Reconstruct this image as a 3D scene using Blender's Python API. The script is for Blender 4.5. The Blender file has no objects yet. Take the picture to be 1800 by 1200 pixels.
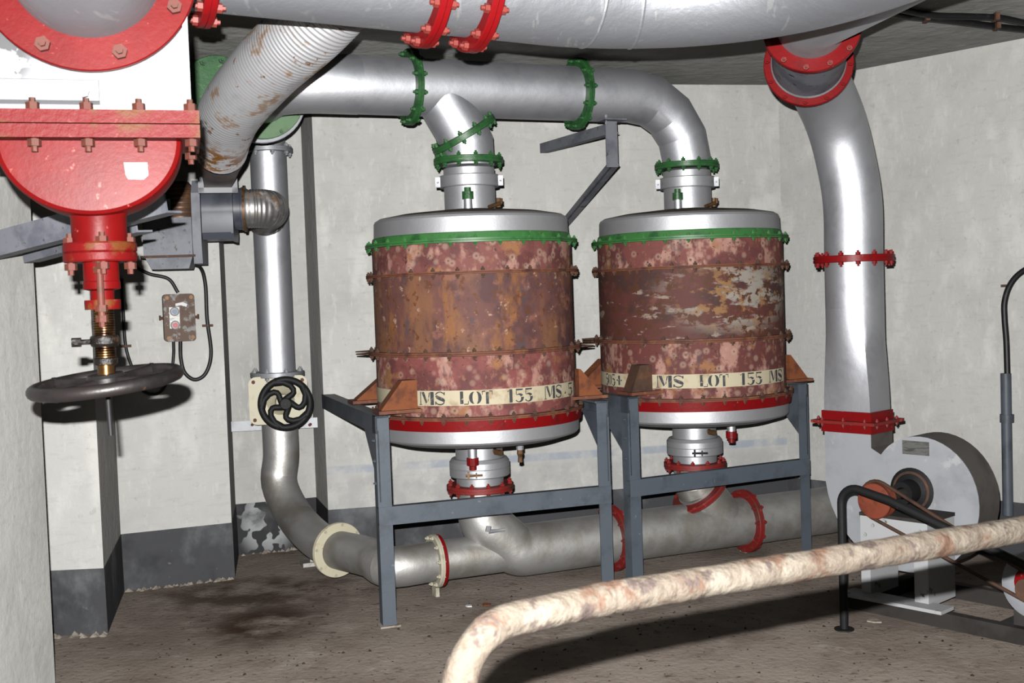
import bpy, bmesh, math, random
from mathutils import Vector, Matrix, Quaternion
V = Vector
random.seed(7)
SC = bpy.context.scene
COL = SC.collection

# ------------------------------------------------------------------ camera, light, exposure
EYE = V((0, 0, 1.6))
FPX = 2000.0                                    # focal length in pixels of the 1800 x 1200 frame
CAMROT = Matrix.Rotation(math.radians(90 - 2.33), 3, 'X') @ Matrix.Rotation(math.radians(-2.0), 3, 'Z')
cd = bpy.data.cameras.new('camera')
cd.sensor_width = 23.4
cd.lens = FPX / 1800 * 23.4
cd.clip_start = 0.05
cd.dof.use_dof = True
cd.dof.focus_distance = 6.0
cd.dof.aperture_fstop = 5.6
cam = bpy.data.objects.new('camera', cd)
COL.objects.link(cam)
cam.matrix_world = Matrix.Translation(EYE) @ CAMROT.to_4x4()
SC.camera = cam

world = bpy.data.worlds.new('world')
SC.world = world
world.use_nodes = True
world.node_tree.nodes['Background'].inputs[0].default_value = (0.02, 0.02, 0.02, 1)

# the on-camera flash that lit the photograph
ld = bpy.data.lights.new('camera_flash', 'AREA')
ld.shape = 'RECTANGLE'
ld.size = 0.03
ld.size_y = 0.016
ld.energy = 2350
ld.color = (1.0, 0.99, 0.975)
flash = bpy.data.objects.new('camera_flash', ld)
COL.objects.link(flash)
flash.matrix_world = Matrix.Translation(EYE + CAMROT @ V((-0.045, 0.108, 0.0))) @ CAMROT.to_4x4()

SC.view_settings.view_transform = 'Standard'
SC.view_settings.look = 'None'
SC.view_settings.exposure = 0.0
SC.view_settings.gamma = 1.0
SC.view_settings.use_curve_mapping = False

# ------------------------------------------------------------------ pixel helpers (survey of the photograph)
def ray(x, y):
    return CAMROT @ V(((x - 900) / FPX, -(y - 600) / FPX, -1.0))
def P(x, y, Y):                                 # point on the pixel's ray at depth Y
    r = ray(x, y)
    return EYE + r * (Y / r.y)
def PZ(x, y, z):                                # ... at height z
    r = ray(x, y)
    return EYE + r * ((z - 1.6) / r.z)
def PV(x, y, p, d):                             # ... on the vertical plane through p along d
    r = ray(x, y)
    n = V((-d[1], d[0], 0))
    return EYE + r * ((V(p) - EYE).dot(n) / r.dot(n))

# ------------------------------------------------------------------ materials
KA = 0.16                                        # grimy, light-absorbing place under a strong flash
def lin(c, k=None):
    k = KA if k is None else k
    return tuple(k * ((v / 255) / 12.92 if v / 255 <= 0.04045 else ((v / 255 + 0.055) / 1.055) ** 2.4) for v in c) + (1.0,)
def mat(name, base, layers=(), rough=0.5, metal=0.0, bump=None, spec=0.5, ka=None):
    m = bpy.data.materials.new(name)
    m.use_nodes = True
    nt = m.node_tree
    N, L = nt.nodes, nt.links
    b = N['Principled BSDF']
    b.inputs['Specular IOR Level'].default_value = spec * .22
    tc = N.new('ShaderNodeTexCoord')
    state = {'c': None, 'r': None, 'm': None}
    def tex(scale, stretch=(1, 1, 1), seed=0.0, detail=4.0, kind='noise', distort=0.0):
        mp = N.new('ShaderNodeMapping')
        mp.inputs['Scale'].default_value = stretch
        mp.inputs['Location'].default_value = (seed * 3.17, seed * 1.71, seed * 2.33)
        L.new(tc.outputs['Object'], mp.inputs['Vector'])
        if kind == 'noise':
            t = N.new('ShaderNodeTexNoise')
            t.inputs['Scale'].default_value = scale
            t.inputs['Detail'].default_value = detail
            t.inputs['Roughness'].default_value = 0.62
            t.inputs['Distortion'].default_value = distort
            L.new(mp.outputs[0], t.inputs['Vector'])
            return t.outputs[0]
        t = N.new('ShaderNodeTexVoronoi')
        t.inputs['Scale'].default_value = scale
        L.new(mp.outputs[0], t.inputs['Vector'])
        return t.outputs['Distance']
    def rng(src, lo, hi):
        r = N.new('ShaderNodeMapRange')
        r.interpolation_type = 'SMOOTHSTEP'
        r.inputs['From Min'].default_value = min(lo, hi)
        r.inputs['From Max'].default_value = max(lo, hi)
        if hi < lo:
            r.inputs['To Min'].default_value = 1.0
            r.inputs['To Max'].default_value = 0.0
        L.new(src, r.inputs['Value'])
        return r.outputs[0]
    def mul(a, bv):
        k = N.new('ShaderNodeMath')
        k.operation = 'MULTIPLY'
        L.new(a, k.inputs[0])
        if isinstance(bv, float):
            k.inputs[1].default_value = bv
        else:
            L.new(bv, k.inputs[1])
        return k.outputs[0]
    for q in layers:
        f = rng(tex(q.get('s', 8), q.get('st', (1, 1, 1)), q.get('seed', 0), q.get('d', 4), q.get('kind', 'noise'), q.get('dis', 0)), q['lo'], q['hi'])
        if 'blob' in q:
            ctr, st, r0, r1 = q['blob']
            sub = N.new('ShaderNodeVectorMath'); sub.operation = 'SUBTRACT'
            L.new(tc.outputs['Object'], sub.inputs[0]); sub.inputs[1].default_value = ctr
            ml = N.new('ShaderNodeVectorMath'); ml.operation = 'MULTIPLY'
            L.new(sub.outputs[0], ml.inputs[0]); ml.inputs[1].default_value = st
            ln = N.new('ShaderNodeVectorMath'); ln.operation = 'LENGTH'
            L.new(ml.outputs[0], ln.inputs[0])
            f = mul(f, rng(ln.outputs['Value'], r1, r0))
        if q.get('a', 1.0) != 1.0:
            f = mul(f, float(q['a']))
        mx = N.new('ShaderNodeMix'); mx.data_type = 'RGBA'
        L.new(f, mx.inputs['Factor'])
        if state['c'] is None:
            mx.inputs['A'].default_value = lin(base, ka)
        else:
            L.new(state['c'], mx.inputs['A'])
        mx.inputs['B'].default_value = lin(q['c'], ka)
        state['c'] = mx.outputs['Result']
        for key, dflt in (('r', rough), ('m', metal)):
            if key in q:
                mf = N.new('ShaderNodeMix'); mf.data_type = 'FLOAT'
                L.new(f, mf.inputs['Factor'])
                if state[key] is None:
                    mf.inputs['A'].default_value = dflt
                else:
                    L.new(state[key], mf.inputs['A'])
                mf.inputs['B'].default_value = q[key]
                state[key] = mf.outputs['Result']
    if state['c'] is None:
        b.inputs['Base Color'].default_value = lin(base, ka)
    else:
        L.new(state['c'], b.inputs['Base Color'])
    for key, sock, dflt in (('r', 'Roughness', rough), ('m', 'Metallic', metal)):
        if state[key] is None:
            b.inputs[sock].default_value = dflt
        else:
            L.new(state[key], b.inputs[sock])
    if bump:
        s, st, strength, dist = bump
        bn = N.new('ShaderNodeBump')
        bn.inputs['Strength'].default_value = strength
        bn.inputs['Distance'].default_value = dist
        L.new(tex(s, st, 5, 6), bn.inputs['Height'])
        L.new(bn.outputs[0], b.inputs['Normal'])
    return m

M = {}
M['wall'] = mat('wall_plaster', (222, 222, 218), [
    dict(c=(203, 202, 197), s=1.6, lo=.45, hi=.75, d=5), dict(c=(238, 237, 232), s=5, lo=.50, hi=.70, seed=2, d=8, st=(1, 1, .5)),
    dict(c=(200, 199, 193), s=24, lo=.52, hi=.66, seed=9, d=8, st=(.35, .35, 1.6), a=.3), dict(c=(240, 239, 234), s=30, lo=.56, hi=.68, seed=12, d=6, st=(1, 1, .3), a=.5),
    dict(c=(196, 194, 186), s=26, lo=.62, hi=.74, seed=3, d=3, a=.6), dict(c=(206, 194, 172), s=2.4, lo=.66, hi=.8, seed=7, d=4, a=.5)],
    rough=.85, bump=(14, (1, 1, 1), .35, .012), spec=.25)
M['wall_lined'] = mat('wall_plaster_with_old_line', (222, 222, 218), [
    dict(c=(203, 202, 197), s=1.6, lo=.45, hi=.75, d=5), dict(c=(238, 237, 232), s=5, lo=.50, hi=.70, seed=2, d=8, st=(1, 1, .5)),
    dict(c=(200, 199, 193), s=24, lo=.52, hi=.66, seed=9, d=8, st=(.35, .35, 1.6), a=.3), dict(c=(240, 239, 234), s=30, lo=.56, hi=.68, seed=12, d=6, st=(1, 1, .3), a=.5),
    dict(c=(196, 196, 194), s=6, lo=.36, hi=.6, seed=4, d=7, a=.7, blob=((0, 0, -1.18), (0, 0, 1), .20, .29)),
    dict(c=(178, 188, 204), s=5, lo=.34, hi=.60, seed=15, d=5, a=.8, blob=((0, 0, -.895), (0, 0, 1), .016, .032)),
    dict(c=(196, 194, 186), s=26, lo=.62, hi=.74, seed=3, d=3, a=.6), dict(c=(206, 194, 172), s=2.4, lo=.66, hi=.8, seed=7, d=4, a=.5)],
    rough=.85, bump=(14, (1, 1, 1), .35, .012), spec=.25)
M['ceiling'] = mat('ceiling_concrete', (208, 208, 202), [
    dict(c=(182, 182, 176), s=2.2, lo=.42, hi=.7, d=6), dict(c=(225, 225, 220), s=9, lo=.56, hi=.7, seed=2, d=6)],
    rough=.9, bump=(10, (1, 1, 1), .4, .02), spec=.2)
M['skirt'] = mat('skirting_black_paint', (78, 79, 83), [
    dict(c=(126, 128, 131), s=3.5, lo=.48, hi=.74, d=7, st=(1, 1, .7)), dict(c=(40, 41, 44), s=2.1, lo=.55, hi=.75, seed=3),
    dict(c=(150, 150, 150), s=22, lo=.66, hi=.78, seed=4, d=4, a=.6)], rough=.7, bump=(12, (1, 1, 1), .3, .01), spec=.3)
M['skirt_peel'] = mat('skirting_black_paint_peeling', (58, 58, 61), [
    dict(c=(186, 188, 190), s=7.0, lo=.50, hi=.52, d=2, seed=8, blob=((-.10, 0, .04), (1, 1, .8), .16, .26)),
    dict(c=(92, 92, 94), s=4, lo=.52, hi=.75, seed=3, d=6)], rough=.7, bump=(12, (1, 1, 1), .3, .01), spec=.3)
M['floor'] = mat('floor_dirty_concrete', (182, 168, 156), [
    dict(c=(150, 135, 124), s=1.7, lo=.40, hi=.66, d=7), dict(c=(206, 194, 182), s=3.2, lo=.55, hi=.78, seed=2, d=7),
    dict(c=(112, 94, 82), s=14, lo=.58, hi=.72, seed=3, d=6, st=(1, 1.6, 1)),
    dict(c=(58, 46, 38), s=42, lo=.64, hi=.72, seed=9, d=3),
    dict(c=(74, 50, 34), s=3.0, lo=.30, hi=.58, seed=5, d=5, blob=((-2.10, 5.65 - 3.5, .1), (1, .75, .0), .10, .46)),
    dict(c=(92, 76, 64), s=4.0, lo=.38, hi=.62, seed=6, d=6, blob=((-2.25, 6.25 - 3.5, .1), (.8, 1.2, .0), .15, .8))],
    rough=.85, bump=(30, (1, 1, 1), .5, .012), spec=.25)
SILV = [dict(c=(212, 214, 220), s=4, lo=.45, hi=.75, d=5), dict(c=(240, 241, 244), s=18, lo=.60, hi=.75, seed=3, d=3, a=.5)]
M['silver'] = mat('aluminium_paint', (240, 242, 248), SILV, ka=.215, rough=.51, metal=.90, bump=(22, (1, 1, 1), .10, .01))
M['silver_matt'] = mat('aluminium_paint_matt', (226, 227, 231), SILV[:1], ka=.165, rough=.50, metal=.74, bump=(40, (1, 1, 1), .12, .006))
M['silver_big'] = mat('aluminium_paint_duct', (196, 199, 206), SILV[1:] + [dict(c=(235, 236, 238), s=5, lo=.62, hi=.66, seed=6, d=4, st=(5, 1, .4), a=.6)], ka=.18, rough=.52, metal=.84, bump=(9, (1, 1, 1), .22, .02))
M['silver_dusty'] = mat('aluminium_paint_dusty', (232, 231, 228), [
    dict(c=(196, 190, 180), s=3.2, lo=.42, hi=.68, d=6), dict(c=(232, 231, 228), s=6, lo=.56, hi=.72, seed=2, d=5),
    dict(c=(150, 134, 96), s=5, lo=.68, hi=.78, seed=8)], ka=.21, rough=.48, metal=.84, bump=(26, (1, 1, 1), .14, .01))
M['green'] = mat('green_paint', (52, 104, 56), [dict(c=(34, 74, 40), s=14, lo=.48, hi=.7), dict(c=(104, 150, 100), s=40, lo=.62, hi=.72, seed=2, d=3)], rough=.42, bump=(40, (1, 1, 1), .25, .006))
M['green_tank'] = mat('green_paint_band', (68, 128, 68), [dict(c=(44, 92, 50), s=12, lo=.48, hi=.7), dict(c=(150, 178, 145), s=60, lo=.66, hi=.74, seed=2, d=3), dict(c=(90, 80, 50), s=22, lo=.66, hi=.76, seed=5)], rough=.45)
M['green_pale'] = mat('green_paint_faded', (112, 146, 108), [dict(c=(84, 118, 82), s=9, lo=.45, hi=.7, d=6)], rough=.6)
M['red'] = mat('red_paint', (138, 16, 20), [dict(c=(100, 24, 24), s=9, lo=.5, hi=.75, d=5), dict(c=(196, 120, 106), s=30, lo=.68, hi=.76, seed=3, d=3)], spec=.25, rough=.42, bump=(35, (1, 1, 1), .2, .006))
M['red_worn'] = mat('red_paint_worn', (142, 36, 34), [dict(c=(96, 52, 44), s=8, lo=.46, hi=.68, d=6), dict(c=(180, 84, 72), s=24, lo=.6, hi=.7, seed=3)], rough=.55, bump=(35, (1, 1, 1), .25, .006))
M['salmon'] = mat('pinkish_red_primer', (138, 56, 48), [dict(c=(188, 112, 98), s=30, lo=.5, hi=.7), dict(c=(116, 32, 30), s=18, lo=.55, hi=.7, seed=4)], rough=.5)
M['valve_red'] = mat('valve_red_gloss_paint', (112, 13, 14), [dict(c=(98, 10, 11), s=3, lo=.45, hi=.7), dict(c=(180, 92, 84), s=46, lo=.66, hi=.74, seed=2, d=3)], rough=.42, bump=(60, (1, 1, 1), .2, .003), spec=.14)
M['valve_red_rust'] = mat('valve_red_rusting_paint', (106, 16, 17), [dict(c=(98, 58, 28), s=9, lo=.53, hi=.64, d=6), dict(c=(92, 48, 26), s=20, lo=.62, hi=.72, seed=3, d=5), dict(c=(132, 62, 56), s=30, lo=.62, hi=.72, seed=5)], spec=.14, rough=.45, bump=(45, (1, 1, 1), .3, .006))
M['bolt_rust'] = mat('rusty_red_bolt', (94, 40, 28), [dict(c=(72, 42, 24), s=40, lo=.45, hi=.65), dict(c=(112, 66, 46), s=60, lo=.6, hi=.7, seed=2)], rough=.7)
M['white'] = mat('white_gloss_paint', (142, 143, 147), [
    dict(c=(78, 78, 80), s=9, lo=.47, hi=.49, d=5, seed=4, blob=((-.165, -.148, -.285), (1, .3, 1), .05, .10)),
    dict(c=(168, 132, 92), s=16, lo=.66, hi=.74, seed=2, d=5)], rough=.35)
M['cream'] = mat('cream_paint', (224, 216, 188), [dict(c=(196, 180, 140), s=14, lo=.55, hi=.75, d=5), dict(c=(150, 84, 46), s=26, lo=.70, hi=.78, seed=3)], rough=.5)
M['ivory'] = mat('ivory_flange_paint', (206, 200, 178), [dict(c=(172, 166, 146), s=16, lo=.5, hi=.7, d=5)], rough=.6)
M['steel_blue'] = mat('blue_grey_steel_paint', (92, 100, 110), [dict(c=(74, 80, 88), s=6, lo=.45, hi=.7, d=6), dict(c=(128, 134, 142), s=30, lo=.66, hi=.76, seed=3, d=4), dict(c=(112, 100, 92), s=10, lo=.66, hi=.8, seed=6)], rough=.5, bump=(30, (1, 1, 1), .15, .005))
M['steel_dust'] = mat('dusty_steel_top', (116, 106, 102), [dict(c=(92, 96, 104), s=8, lo=.5, hi=.7)], rough=.8)
M['galv'] = mat('galvanised_steel', (190, 192, 196), [dict(c=(160, 162, 168), s=9, lo=.4, hi=.7)], rough=.5, metal=.45)
M['grey_fan'] = mat('grey_fan_paint', (128, 130, 138), [dict(c=(104, 106, 116), s=7, lo=.45, hi=.65, d=6), dict(c=(66, 56, 50), s=24, lo=.60, hi=.7, seed=4, d=5)], rough=.55, bump=(30, (1, 1, 1), .2, .005))
M['dark_fan'] = mat('slate_fan_paint', (84, 88, 98), [dict(c=(66, 68, 78), s=6, lo=.45, hi=.65), dict(c=(88, 58, 40), s=14, lo=.62, hi=.72, seed=4, d=6)], rough=.4)
M['rust_dark'] = mat('dark_rusty_iron', (88, 62, 48), [dict(c=(120, 78, 50), s=16, lo=.5, hi=.7, d=6), dict(c=(58, 44, 38), s=9, lo=.5, hi=.7, seed=3)], rough=.75)
M['rust_flange'] = mat('rusted_flange', (122, 72, 52), [dict(c=(150, 100, 62), s=12, lo=.5, hi=.68, d=6), dict(c=(84, 48, 40), s=8, lo=.48, hi=.66, seed=3, d=5)], rough=.75)
M['rust_orange'] = mat('orange_rust_plate', (142, 80, 44), [dict(c=(104, 58, 38), s=9, lo=.48, hi=.66, d=6), dict(c=(168, 104, 56), s=20, lo=.58, hi=.7, seed=2, d=6), dict(c=(84, 48, 34), s=26, lo=.64, hi=.72, seed=5)], rough=.85)
def tank_pink(name, seed, base=(138, 84, 78)):
    return mat(name, base, [
        dict(c=(112, 66, 64), s=6, lo=.46, hi=.58, d=7, seed=seed),
        dict(c=(188, 142, 128), s=9, lo=.52, hi=.62, d=8, seed=seed + 1, st=(1, 1, .6)),
        dict(c=(166, 116, 78), s=6, lo=.56, hi=.66, d=8, seed=seed + 2),
        dict(c=(94, 78, 82), s=12, a=.6, lo=.60, hi=.68, d=5, seed=seed + 3, st=(1, 1, .5)),
        dict(c=(206, 174, 154), s=17, lo=.42, hi=.20, kind='vor', seed=seed + 4, a=.42),
        dict(c=(150, 104, 84), s=30, lo=.58, hi=.66, d=4, seed=seed + 6),
        dict(c=(92, 56, 46), s=17, lo=.17, hi=.08, kind='vor', seed=seed + 4, a=.7),
        dict(c=(84, 52, 42), s=44, lo=.64, hi=.70, d=3, seed=seed + 8)],
        rough=.72, bump=(24, (1, 1, 1), .3, .006), spec=.35)
M['t1_top'] = tank_pink('tank_pink_primer_rust', 1.0)
M['t1_low'] = tank_pink('tank_pink_primer_spotted', 2.4, (142, 80, 76))
M['t2_top'] = tank_pink('tank_pink_primer_pitted', 3.7, (134, 78, 72))
M['t2_low'] = tank_pink('tank_maroon_primer_spotted', 5.2, (116, 64, 60))
M['t1_mid'] = mat('tank_maroon_rust', (118, 78, 72), [
    dict(c=(96, 66, 66), s=5, lo=.46, hi=.60, d=7), dict(c=(146, 98, 84), s=9, lo=.54, hi=.64, d=7, seed=2),
    dict(c=(150, 104, 72), s=4.5, lo=.48, hi=.62, d=9, seed=6.3, st=(1, 1, .35), a=.7),
    dict(c=(160, 106, 58), s=7, lo=.53, hi=.64, d=10, seed=7.1, st=(1, 1, .4), a=.7),
    dict(c=(186, 152, 128), s=20, lo=.61, hi=.68, d=5, seed=4), dict(c=(84, 76, 82), s=11, lo=.61, hi=.68, d=4, seed=8, st=(1, 1, .5), a=.6),
    dict(c=(110, 66, 40), s=26, lo=.57, hi=.64, seed=11, d=6)], rough=.7, bump=(24, (1, 1, 1), .3, .006), spec=.35)
M['t2_mid'] = mat('tank_dark_maroon_flaking', (104, 60, 54), [
    dict(c=(82, 56, 52), s=3.5, lo=.46, hi=.60, d=7, st=(1, 1, 2)), dict(c=(126, 78, 66), s=9, lo=.56, hi=.68, d=7, seed=2),
    dict(c=(168, 160, 150), s=5, lo=.50, hi=.56, d=9, seed=3, st=(.7, .7, 2.2), blob=((.16, -.50, .05), (.8, .3, 1.5), .16, .40)),
    dict(c=(172, 154, 140), s=7, lo=.57, hi=.62, d=8, seed=5, st=(.7, .7, 2.2), a=.85),
    dict(c=(158, 118, 78), s=15, lo=.51, hi=.60, d=7, seed=9, st=(.8, .8, 1.3), blob=((.18, -.50, .03), (.8, .3, 1.5), .14, .36)),
    dict(c=(96, 60, 42), s=22, lo=.53, hi=.60, seed=13, d=8)], rough=.68, bump=(24, (1, 1, 1), .35, .006), spec=.35)
M['band'] = mat('cream_marking_band', (214, 202, 172), [dict(c=(182, 160, 128), s=12, lo=.52, hi=.72, d=6), dict(c=(120, 70, 50), s=22, lo=.68, hi=.73, seed=4, d=5)], rough=.7)
M['ink'] = mat('faded_stencil_ink', (66, 68, 72), [dict(c=(120, 116, 106), s=26, lo=.52, hi=.68, d=5), dict(c=(196, 184, 156), s=34, lo=.62, hi=.68, seed=3)], rough=.8)
M['flex'] = mat('corrugated_aluminium', (236, 236, 240), [
    dict(c=(206, 206, 210), s=5, lo=.5, hi=.7, seed=5),
    dict(c=(140, 108, 72), s=7, lo=.53, hi=.62, d=8, r=.7, m=.3, seed=2, a=.85), dict(c=(104, 74, 48), s=13, lo=.58, hi=.66, seed=3, d=7, r=.8, m=.1),
    dict(c=(140, 92, 40), s=16, lo=.42, hi=.56, seed=6, d=7, r=.5, m=.4, blob=((-.36, .36, -.33), (1, .6, 1), .08, .24)),
    dict(c=(150, 100, 40), s=16, lo=.42, hi=.56, seed=8, d=7, r=.4, m=.5, blob=((.22, -.3, .24), (1, .6, 1), .05, .24))], ka=.17, rough=.46, metal=.62)
M['flex_grey'] = mat('corrugated_zinc', (170, 168, 166), [dict(c=(120, 96, 74), s=7, lo=.54, hi=.7, d=6, r=.7, m=.3), dict(c=(196, 196, 198), s=9, lo=.56, hi=.7, seed=4)], ka=.24, rough=.40, metal=.85)
M['brown_duct'] = mat('brown_stained_zinc', (124, 100, 84), [dict(c=(92, 66, 52), s=6, lo=.45, hi=.62, d=6), dict(c=(150, 144, 138), s=9, lo=.6, hi=.72, seed=3)], rough=.5, metal=.4)
M['black_rubber'] = mat('black_cable_rubber', (26, 26, 28), [dict(c=(48, 46, 46), s=20, lo=.55, hi=.7)], rough=.5)
M['black_iron'] = mat('black_iron', (30, 30, 31), [dict(c=(70, 58, 52), s=22, lo=.62, hi=.74, d=5)], spec=.3, rough=.6, bump=(40, (1, 1, 1), .2, .004))
M['wheel_iron'] = mat('worn_dark_iron_wheel', (44, 39, 38), [dict(c=(30, 28, 28), s=8, lo=.45, hi=.65), dict(c=(96, 64, 50), s=34, lo=.64, hi=.74, seed=2, d=5), dict(c=(72, 68, 66), s=14, lo=.68, hi=.8, seed=5)], rough=.42, metal=.2, bump=(50, (1, 1, 1), .25, .004))
M['grease'] = mat('black_grease', (24, 19, 17), [dict(c=(70, 48, 32), s=40, lo=.6, hi=.7)], rough=.3, bump=(60, (1, 1, 1), .6, .01))
M['brass'] = mat('greasy_brass_thread', (120, 88, 52), [dict(c=(50, 30, 20), s=14, lo=.42, hi=.58, d=5)], rough=.3, metal=.85)
M['brass_dark'] = mat('tarnished_brass', (124, 92, 62), [dict(c=(76, 50, 36), s=30, lo=.5, hi=.7)], rough=.5, metal=.5)
M['rail'] = mat('peeling_cream_handrail_paint', (97, 88, 78), [
    dict(c=(112, 105, 95), s=14, lo=.5, hi=.66, d=7), dict(c=(86, 66, 54), s=14, lo=.54, hi=.64, seed=2, d=6, st=(1, 1, 1)),
    dict(c=(72, 62, 58), s=20, lo=.55, hi=.64, seed=5, d=6), dict(c=(48, 40, 38), s=9, lo=.66, hi=.74, seed=8, d=6)], rough=.7, spec=.2, bump=(30, (1, 1, 1), .9, .014))
M['blower'] = mat('pale_grey_blower_paint', (190, 193, 198), [dict(c=(170, 173, 180), s=4, lo=.45, hi=.7, d=6), dict(c=(208, 210, 212), s=12, lo=.6, hi=.7, seed=2)], rough=.5, metal=.2)
M['blower_rim'] = mat('brown_grey_blower_rim', (98, 92, 88), [dict(c=(80, 74, 70), s=6, lo=.45, hi=.7)], rough=.6)
M['plate'] = mat('engraved_maker_plate', (150, 150, 146), [dict(c=(110, 110, 108), s=60, lo=.5, hi=.6, st=(.3, .3, 2))], rough=.4, metal=.5)
M['sticker'] = mat('worn_pale_sticker', (118, 112, 112), [dict(c=(92, 70, 70), s=60, lo=.5, hi=.62, st=(.3, .3, 2))], rough=.4)
M['pulley'] = mat('orange_red_oxide', (140, 66, 44), [dict(c=(112, 54, 38), s=14, lo=.48, hi=.66, d=5), dict(c=(90, 50, 36), s=8, lo=.62, hi=.72, seed=3)], rough=.6)
M['belt'] = mat('brown_drive_belt', (84, 58, 44), [dict(c=(56, 40, 32), s=14, lo=.5, hi=.7)], rough=.7)
M['box_rust'] = mat('rusty_control_box_enamel', (98, 70, 52), [dict(c=(150, 148, 144), s=26, lo=.53, hi=.60, d=7, seed=2), dict(c=(74, 46, 32), s=10, lo=.5, hi=.66, seed=4, d=6)], rough=.6)
M['base_iron'] = mat('grimy_base_iron', (58, 53, 50), [dict(c=(44, 38, 34), s=6, lo=.45, hi=.65, d=6), dict(c=(84, 70, 50), s=9, lo=.62, hi=.72, seed=3)], rough=.7)
M['pedestal'] = mat('scuffed_pale_pedestal', (202, 203, 205), [dict(c=(70, 68, 66), s=12, lo=.60, hi=.70, d=5)], rough=.5, metal=.1)
M['blue'] = mat('blue_button', (96, 118, 150), rough=.4)
M['button_red'] = mat('red_button', (190, 50, 60), rough=.4)
M['wht'] = mat('white_tape', (236, 236, 234), rough=.5)
M['dust'] = mat('brown_grey_dust', (122, 110, 102), [dict(c=(150, 140, 132), s=7, lo=.45, hi=.7, d=6), dict(c=(96, 70, 58), s=10, lo=.6, hi=.7, seed=3)], rough=.95, spec=.1)
M['crumb'] = mat('pale_plaster_crumb', (178, 168, 156), [dict(c=(140, 126, 112), s=30, lo=.45, hi=.65)], rough=.9)
M['grit'] = mat('dark_floor_grit', (46, 36, 30), rough=.9)

# ------------------------------------------------------------------ geometry helpers
WP = {}                                          # world position of every object that can be a parent
def perp(d):
    d = d.normalized()
    a = V((0, 0, 1)) if abs(d.z) < .9 else V((1, 0, 0))
    s = d.cross(a).normalized()
    return s, s.cross(d).normalized()
class MB:
    def __init__(s):
        s.v, s.f = [], []
    def add(s, vs, fs):
        o = len(s.v)
        s.v += [V(p) for p in vs]
        s.f += [tuple(i + o for i in f) for f in fs]
        return s
    def box(s, c, a, b, h):
        c, a, b, h = V(c), V(a), V(b), V(h)
        vs = [c + i * a + j * b + k * h for k in (-1, 1) for j in (-1, 1) for i in (-1, 1)]
        return s.add(vs, [(0, 2, 3, 1), (4, 5, 7, 6), (0, 1, 5, 4), (2, 6, 7, 3), (0, 4, 6, 2), (1, 3, 7, 5)])
    def tube(s, pts, r, seg=32, caps=True, closed=False):
        pts = [V(p) for p in pts]
        n = len(pts)
        rs = r if isinstance(r, (list, tuple)) else [r] * n
        tg = []
        for i in range(n):
            if closed:
                t = (pts[(i + 1) % n] - pts[i - 1])
            elif i == 0:
                t = pts[1] - pts[0]
            elif i == n - 1:
                t = pts[-1] - pts[-2]
            else:
                t = (pts[i + 1] - pts[i]).normalized() + (pts[i] - pts[i - 1]).normalized()
            tg.append(t.normalized())
        a, b = perp(tg[0])
        vs = []
        for i in range(n):
            if i:
                q = tg[i - 1].rotation_difference(tg[i])
                a = q @ a
                a = (a - tg[i] * a.dot(tg[i])).normalized()
            b = tg[i].cross(a)
            for k in range(seg):
                w = 2 * math.pi * k / seg
                vs.append(pts[i] + (a * math.cos(w) + b * math.sin(w)) * rs[i])
        fs = []
        for i in range(n if closed else n - 1):
            j = (i + 1) % n
            for k in range(seg):
                k2 = (k + 1) % seg
                fs.append((i * seg + k, i * seg + k2, j * seg + k2, j * seg + k))
        if caps and not closed:
            fs.append(tuple(reversed(range(seg))))
            fs.append(tuple(range((n - 1) * seg, n * seg)))
        return s.add(vs, fs)
    def lathe(s, c, axis, prof, seg=64, closed=False):   # prof: (radius, height along axis)
        c, axis = V(c), V(axis).normalized()
        a, b = perp(axis)
        n = len(prof)
        vs = []
        for r, h in prof:
            for k in range(seg):
                w = 2 * math.pi * k / seg
                vs.append(c + axis * h + (a * math.cos(w) + b * math.sin(w)) * max(r, 1e-4))
        fs = []
        for i in range(n if closed else n - 1):
            j = (i + 1) % n
            for k in range(seg):
                k2 = (k + 1) % seg
                fs.append((i * seg + k, i * seg + k2, j * seg + k2, j * seg + k))
        return s.add(vs, fs)
    def prism(s, poly, o, ex, ey, en):                  # polygon in (ex, ey), thickness vector en
        o, ex, ey, en = V(o), V(ex), V(ey), V(en)
        n = len(poly)
        vs = [o + ex * x + ey * y for x, y in poly]
        vs += [p + en for p in vs]
        fs = [tuple(reversed(range(n))), tuple(range(n, 2 * n))]
        fs += [(i, (i + 1) % n, (i + 1) % n + n, i + n) for i in range(n)]
        return s.add(vs, fs)
    def build(s, name, m, parent=None, sharp=22):
        me = bpy.data.meshes.new(name)
        lo = V([min(p[i] for p in s.v) for i in range(3)])
        hi = V([max(p[i] for p in s.v) for i in range(3)])
        c = (lo + hi) / 2
        me.from_pydata([tuple(p - c) for p in s.v], [], s.f)
        bm = bmesh.new(); bm.from_mesh(me)
        bmesh.ops.recalc_face_normals(bm, faces=bm.faces)
        bm.to_mesh(me); bm.free()
        me.polygons.foreach_set('use_smooth', [True] * len(me.polygons))
        me.set_sharp_from_angle(angle=math.radians(sharp))
        me.materials.append(M[m] if isinstance(m, str) else m)
        o = bpy.data.objects.new(name, me)
        COL.objects.link(o)
        WP[o.name] = c
        if parent is not None:
            o.parent = parent
            o.location = c - WP[parent.name]
        else:
            o.location = c
        return o
def thing(name, label, cat, loc, group=None):
    o = bpy.data.objects.new(name, None)
    COL.objects.link(o)
    o.location = loc
    o.empty_display_size = .1
    WP[o.name] = V(loc)
    return tag(o, label, cat, group)
def tag(o, label, cat, group=None):
    o['label'] = label
    o['category'] = cat
    if group:
        o['group'] = group
    return o
def struct(o):
    o['kind'] = 'structure'
    return o
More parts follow.
